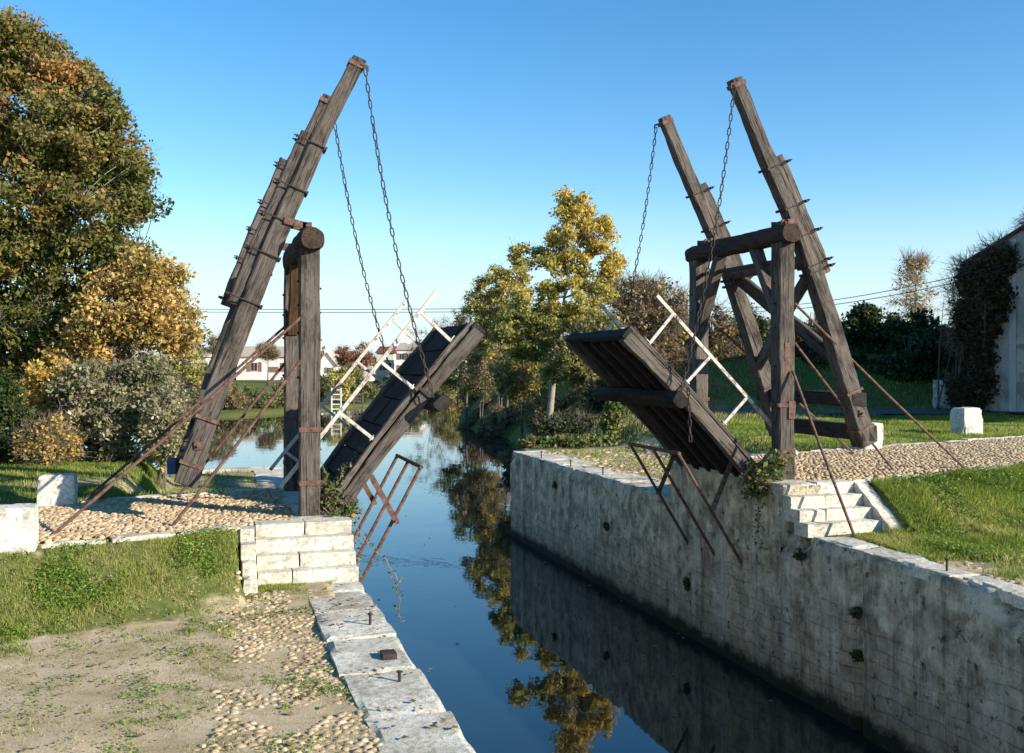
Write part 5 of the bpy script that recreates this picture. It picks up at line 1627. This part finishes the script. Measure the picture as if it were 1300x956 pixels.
# power lines and their poles
pole_pts = [at(1420, 296, 30), at(872, 388, 66), at(-140, 386, 84)]
for i, p in enumerate(pole_pts):
    g_ = gz(p)
    rt = thing('utility_pole', ['wooden power pole outside the right edge', 'wooden power pole hidden in the trees behind the right portal', 'wooden power pole beyond the left tree'][i], 'pole', (p.x, p.y, g_), 'power line poles')
    timber('pole', [(p.x, p.y, g_ - .3), (p.x, p.y, p.z + .4)], (.24, .16), (.24, .16), 'bark', rt, up=(0, 1, 0), round_=True)
    mb = MB(); mb.bar((p.x - .4, p.y, p.z), (p.x + .4, p.y, p.z), .08); mb.build('crossarm', 'bark', rt)
for k, dz in enumerate((0, -.22)):
    for i in range(2):
        a_, b_ = pole_pts[i].copy(), pole_pts[i + 1].copy()
        a_.z += dz; b_.z += dz
        pts = []
        for q in range(25):
            t_ = q / 24; p = a_.lerp(b_, t_); p.z -= (.35 if i else .9) * 4 * t_ * (1 - t_); pts.append(p)
        mb = MB(); mb.tube(pts, .016 if i == 0 else .022, 5)
        tag(mb.build('power_cable', 'cable', local=Matrix.Translation(a_)), ('upper' if k == 0 else 'lower') + (' power cable running from the right portal to the barn' if i == 0 else ' power cable crossing the sky behind the left half'), 'cable', 'overhead power cables')

# ------------------------------------------------------------------ light, sky, camera
el, az = math.radians(22), math.radians(135)         # azimuth clockwise from +Y: sun over +X -Y
sd = Vector((math.sin(az) * math.cos(el), math.cos(az) * math.cos(el), math.sin(el)))
sun = bpy.data.lights.new('sun', 'SUN')
sun.energy = 5.0
sun.angle = math.radians(.53)
sun.color = (1.0, .925, .80)
so = bpy.data.objects.new('sun', sun)
so.rotation_euler = sd.to_track_quat('Z', 'Y').to_euler()
so.location = (0, 0, 30)
col.objects.link(so)
wd = bpy.data.worlds.new('World'); scene.world = wd; wd.use_nodes = True
nt = wd.node_tree
sky = nt.nodes.new('ShaderNodeTexSky'); sky.sky_type = 'NISHITA'; sky.sun_disc = False
sky.sun_elevation = el; sky.sun_rotation = az
sky.air_density = 1.0; sky.dust_density = .0; sky.ozone_density = 2.0
bg = nt.nodes['Background']
hs = nt.nodes.new('ShaderNodeHueSaturation'); hs.inputs['Saturation'].default_value = 1.36
nt.links.new(sky.outputs[0], hs.inputs['Color'])
# pale haze low in the sky, all the way round the horizon
tc = nt.nodes.new('ShaderNodeTexCoord'); sp = nt.nodes.new('ShaderNodeSeparateXYZ'); nt.links.new(tc.outputs['Generated'], sp.inputs[0])
mr = nt.nodes.new('ShaderNodeMapRange'); mr.interpolation_type = 'SMOOTHERSTEP'
mr.inputs['From Min'].default_value = -.02; mr.inputs['From Max'].default_value = .20
mr.inputs['To Min'].default_value = .85; mr.inputs['To Max'].default_value = 0
nt.links.new(sp.outputs['Z'], mr.inputs['Value'])
mx = nt.nodes.new('ShaderNodeMix'); mx.data_type = 'RGBA'
nt.links.new(mr.outputs[0], mx.inputs['Factor']); nt.links.new(hs.outputs[0], mx.inputs[6]); mx.inputs[7].default_value = (3.1, 3.9, 4.7, 1)
nt.links.new(mx.outputs[2], bg.inputs[0]); bg.inputs[1].default_value = .12

cam = bpy.data.cameras.new('camera')
cam.sensor_width = 36; cam.lens = 36 * F / 1300
cam.shift_y = -16 / 1300
cam.clip_end = 6000; cam.clip_start = .1
co = bpy.data.objects.new('camera', cam)
co.location = (0, 0, EYE); co.rotation_euler = (math.pi / 2, 0, -TH)
col.objects.link(co); scene.camera = co
scene.render.resolution_x = 1024; scene.render.resolution_y = 753
vs_ = scene.view_settings
vs_.view_transform = 'Standard'; vs_.look = 'None'; vs_.exposure = 0.84; vs_.gamma = 1; vs_.use_curve_mapping = False
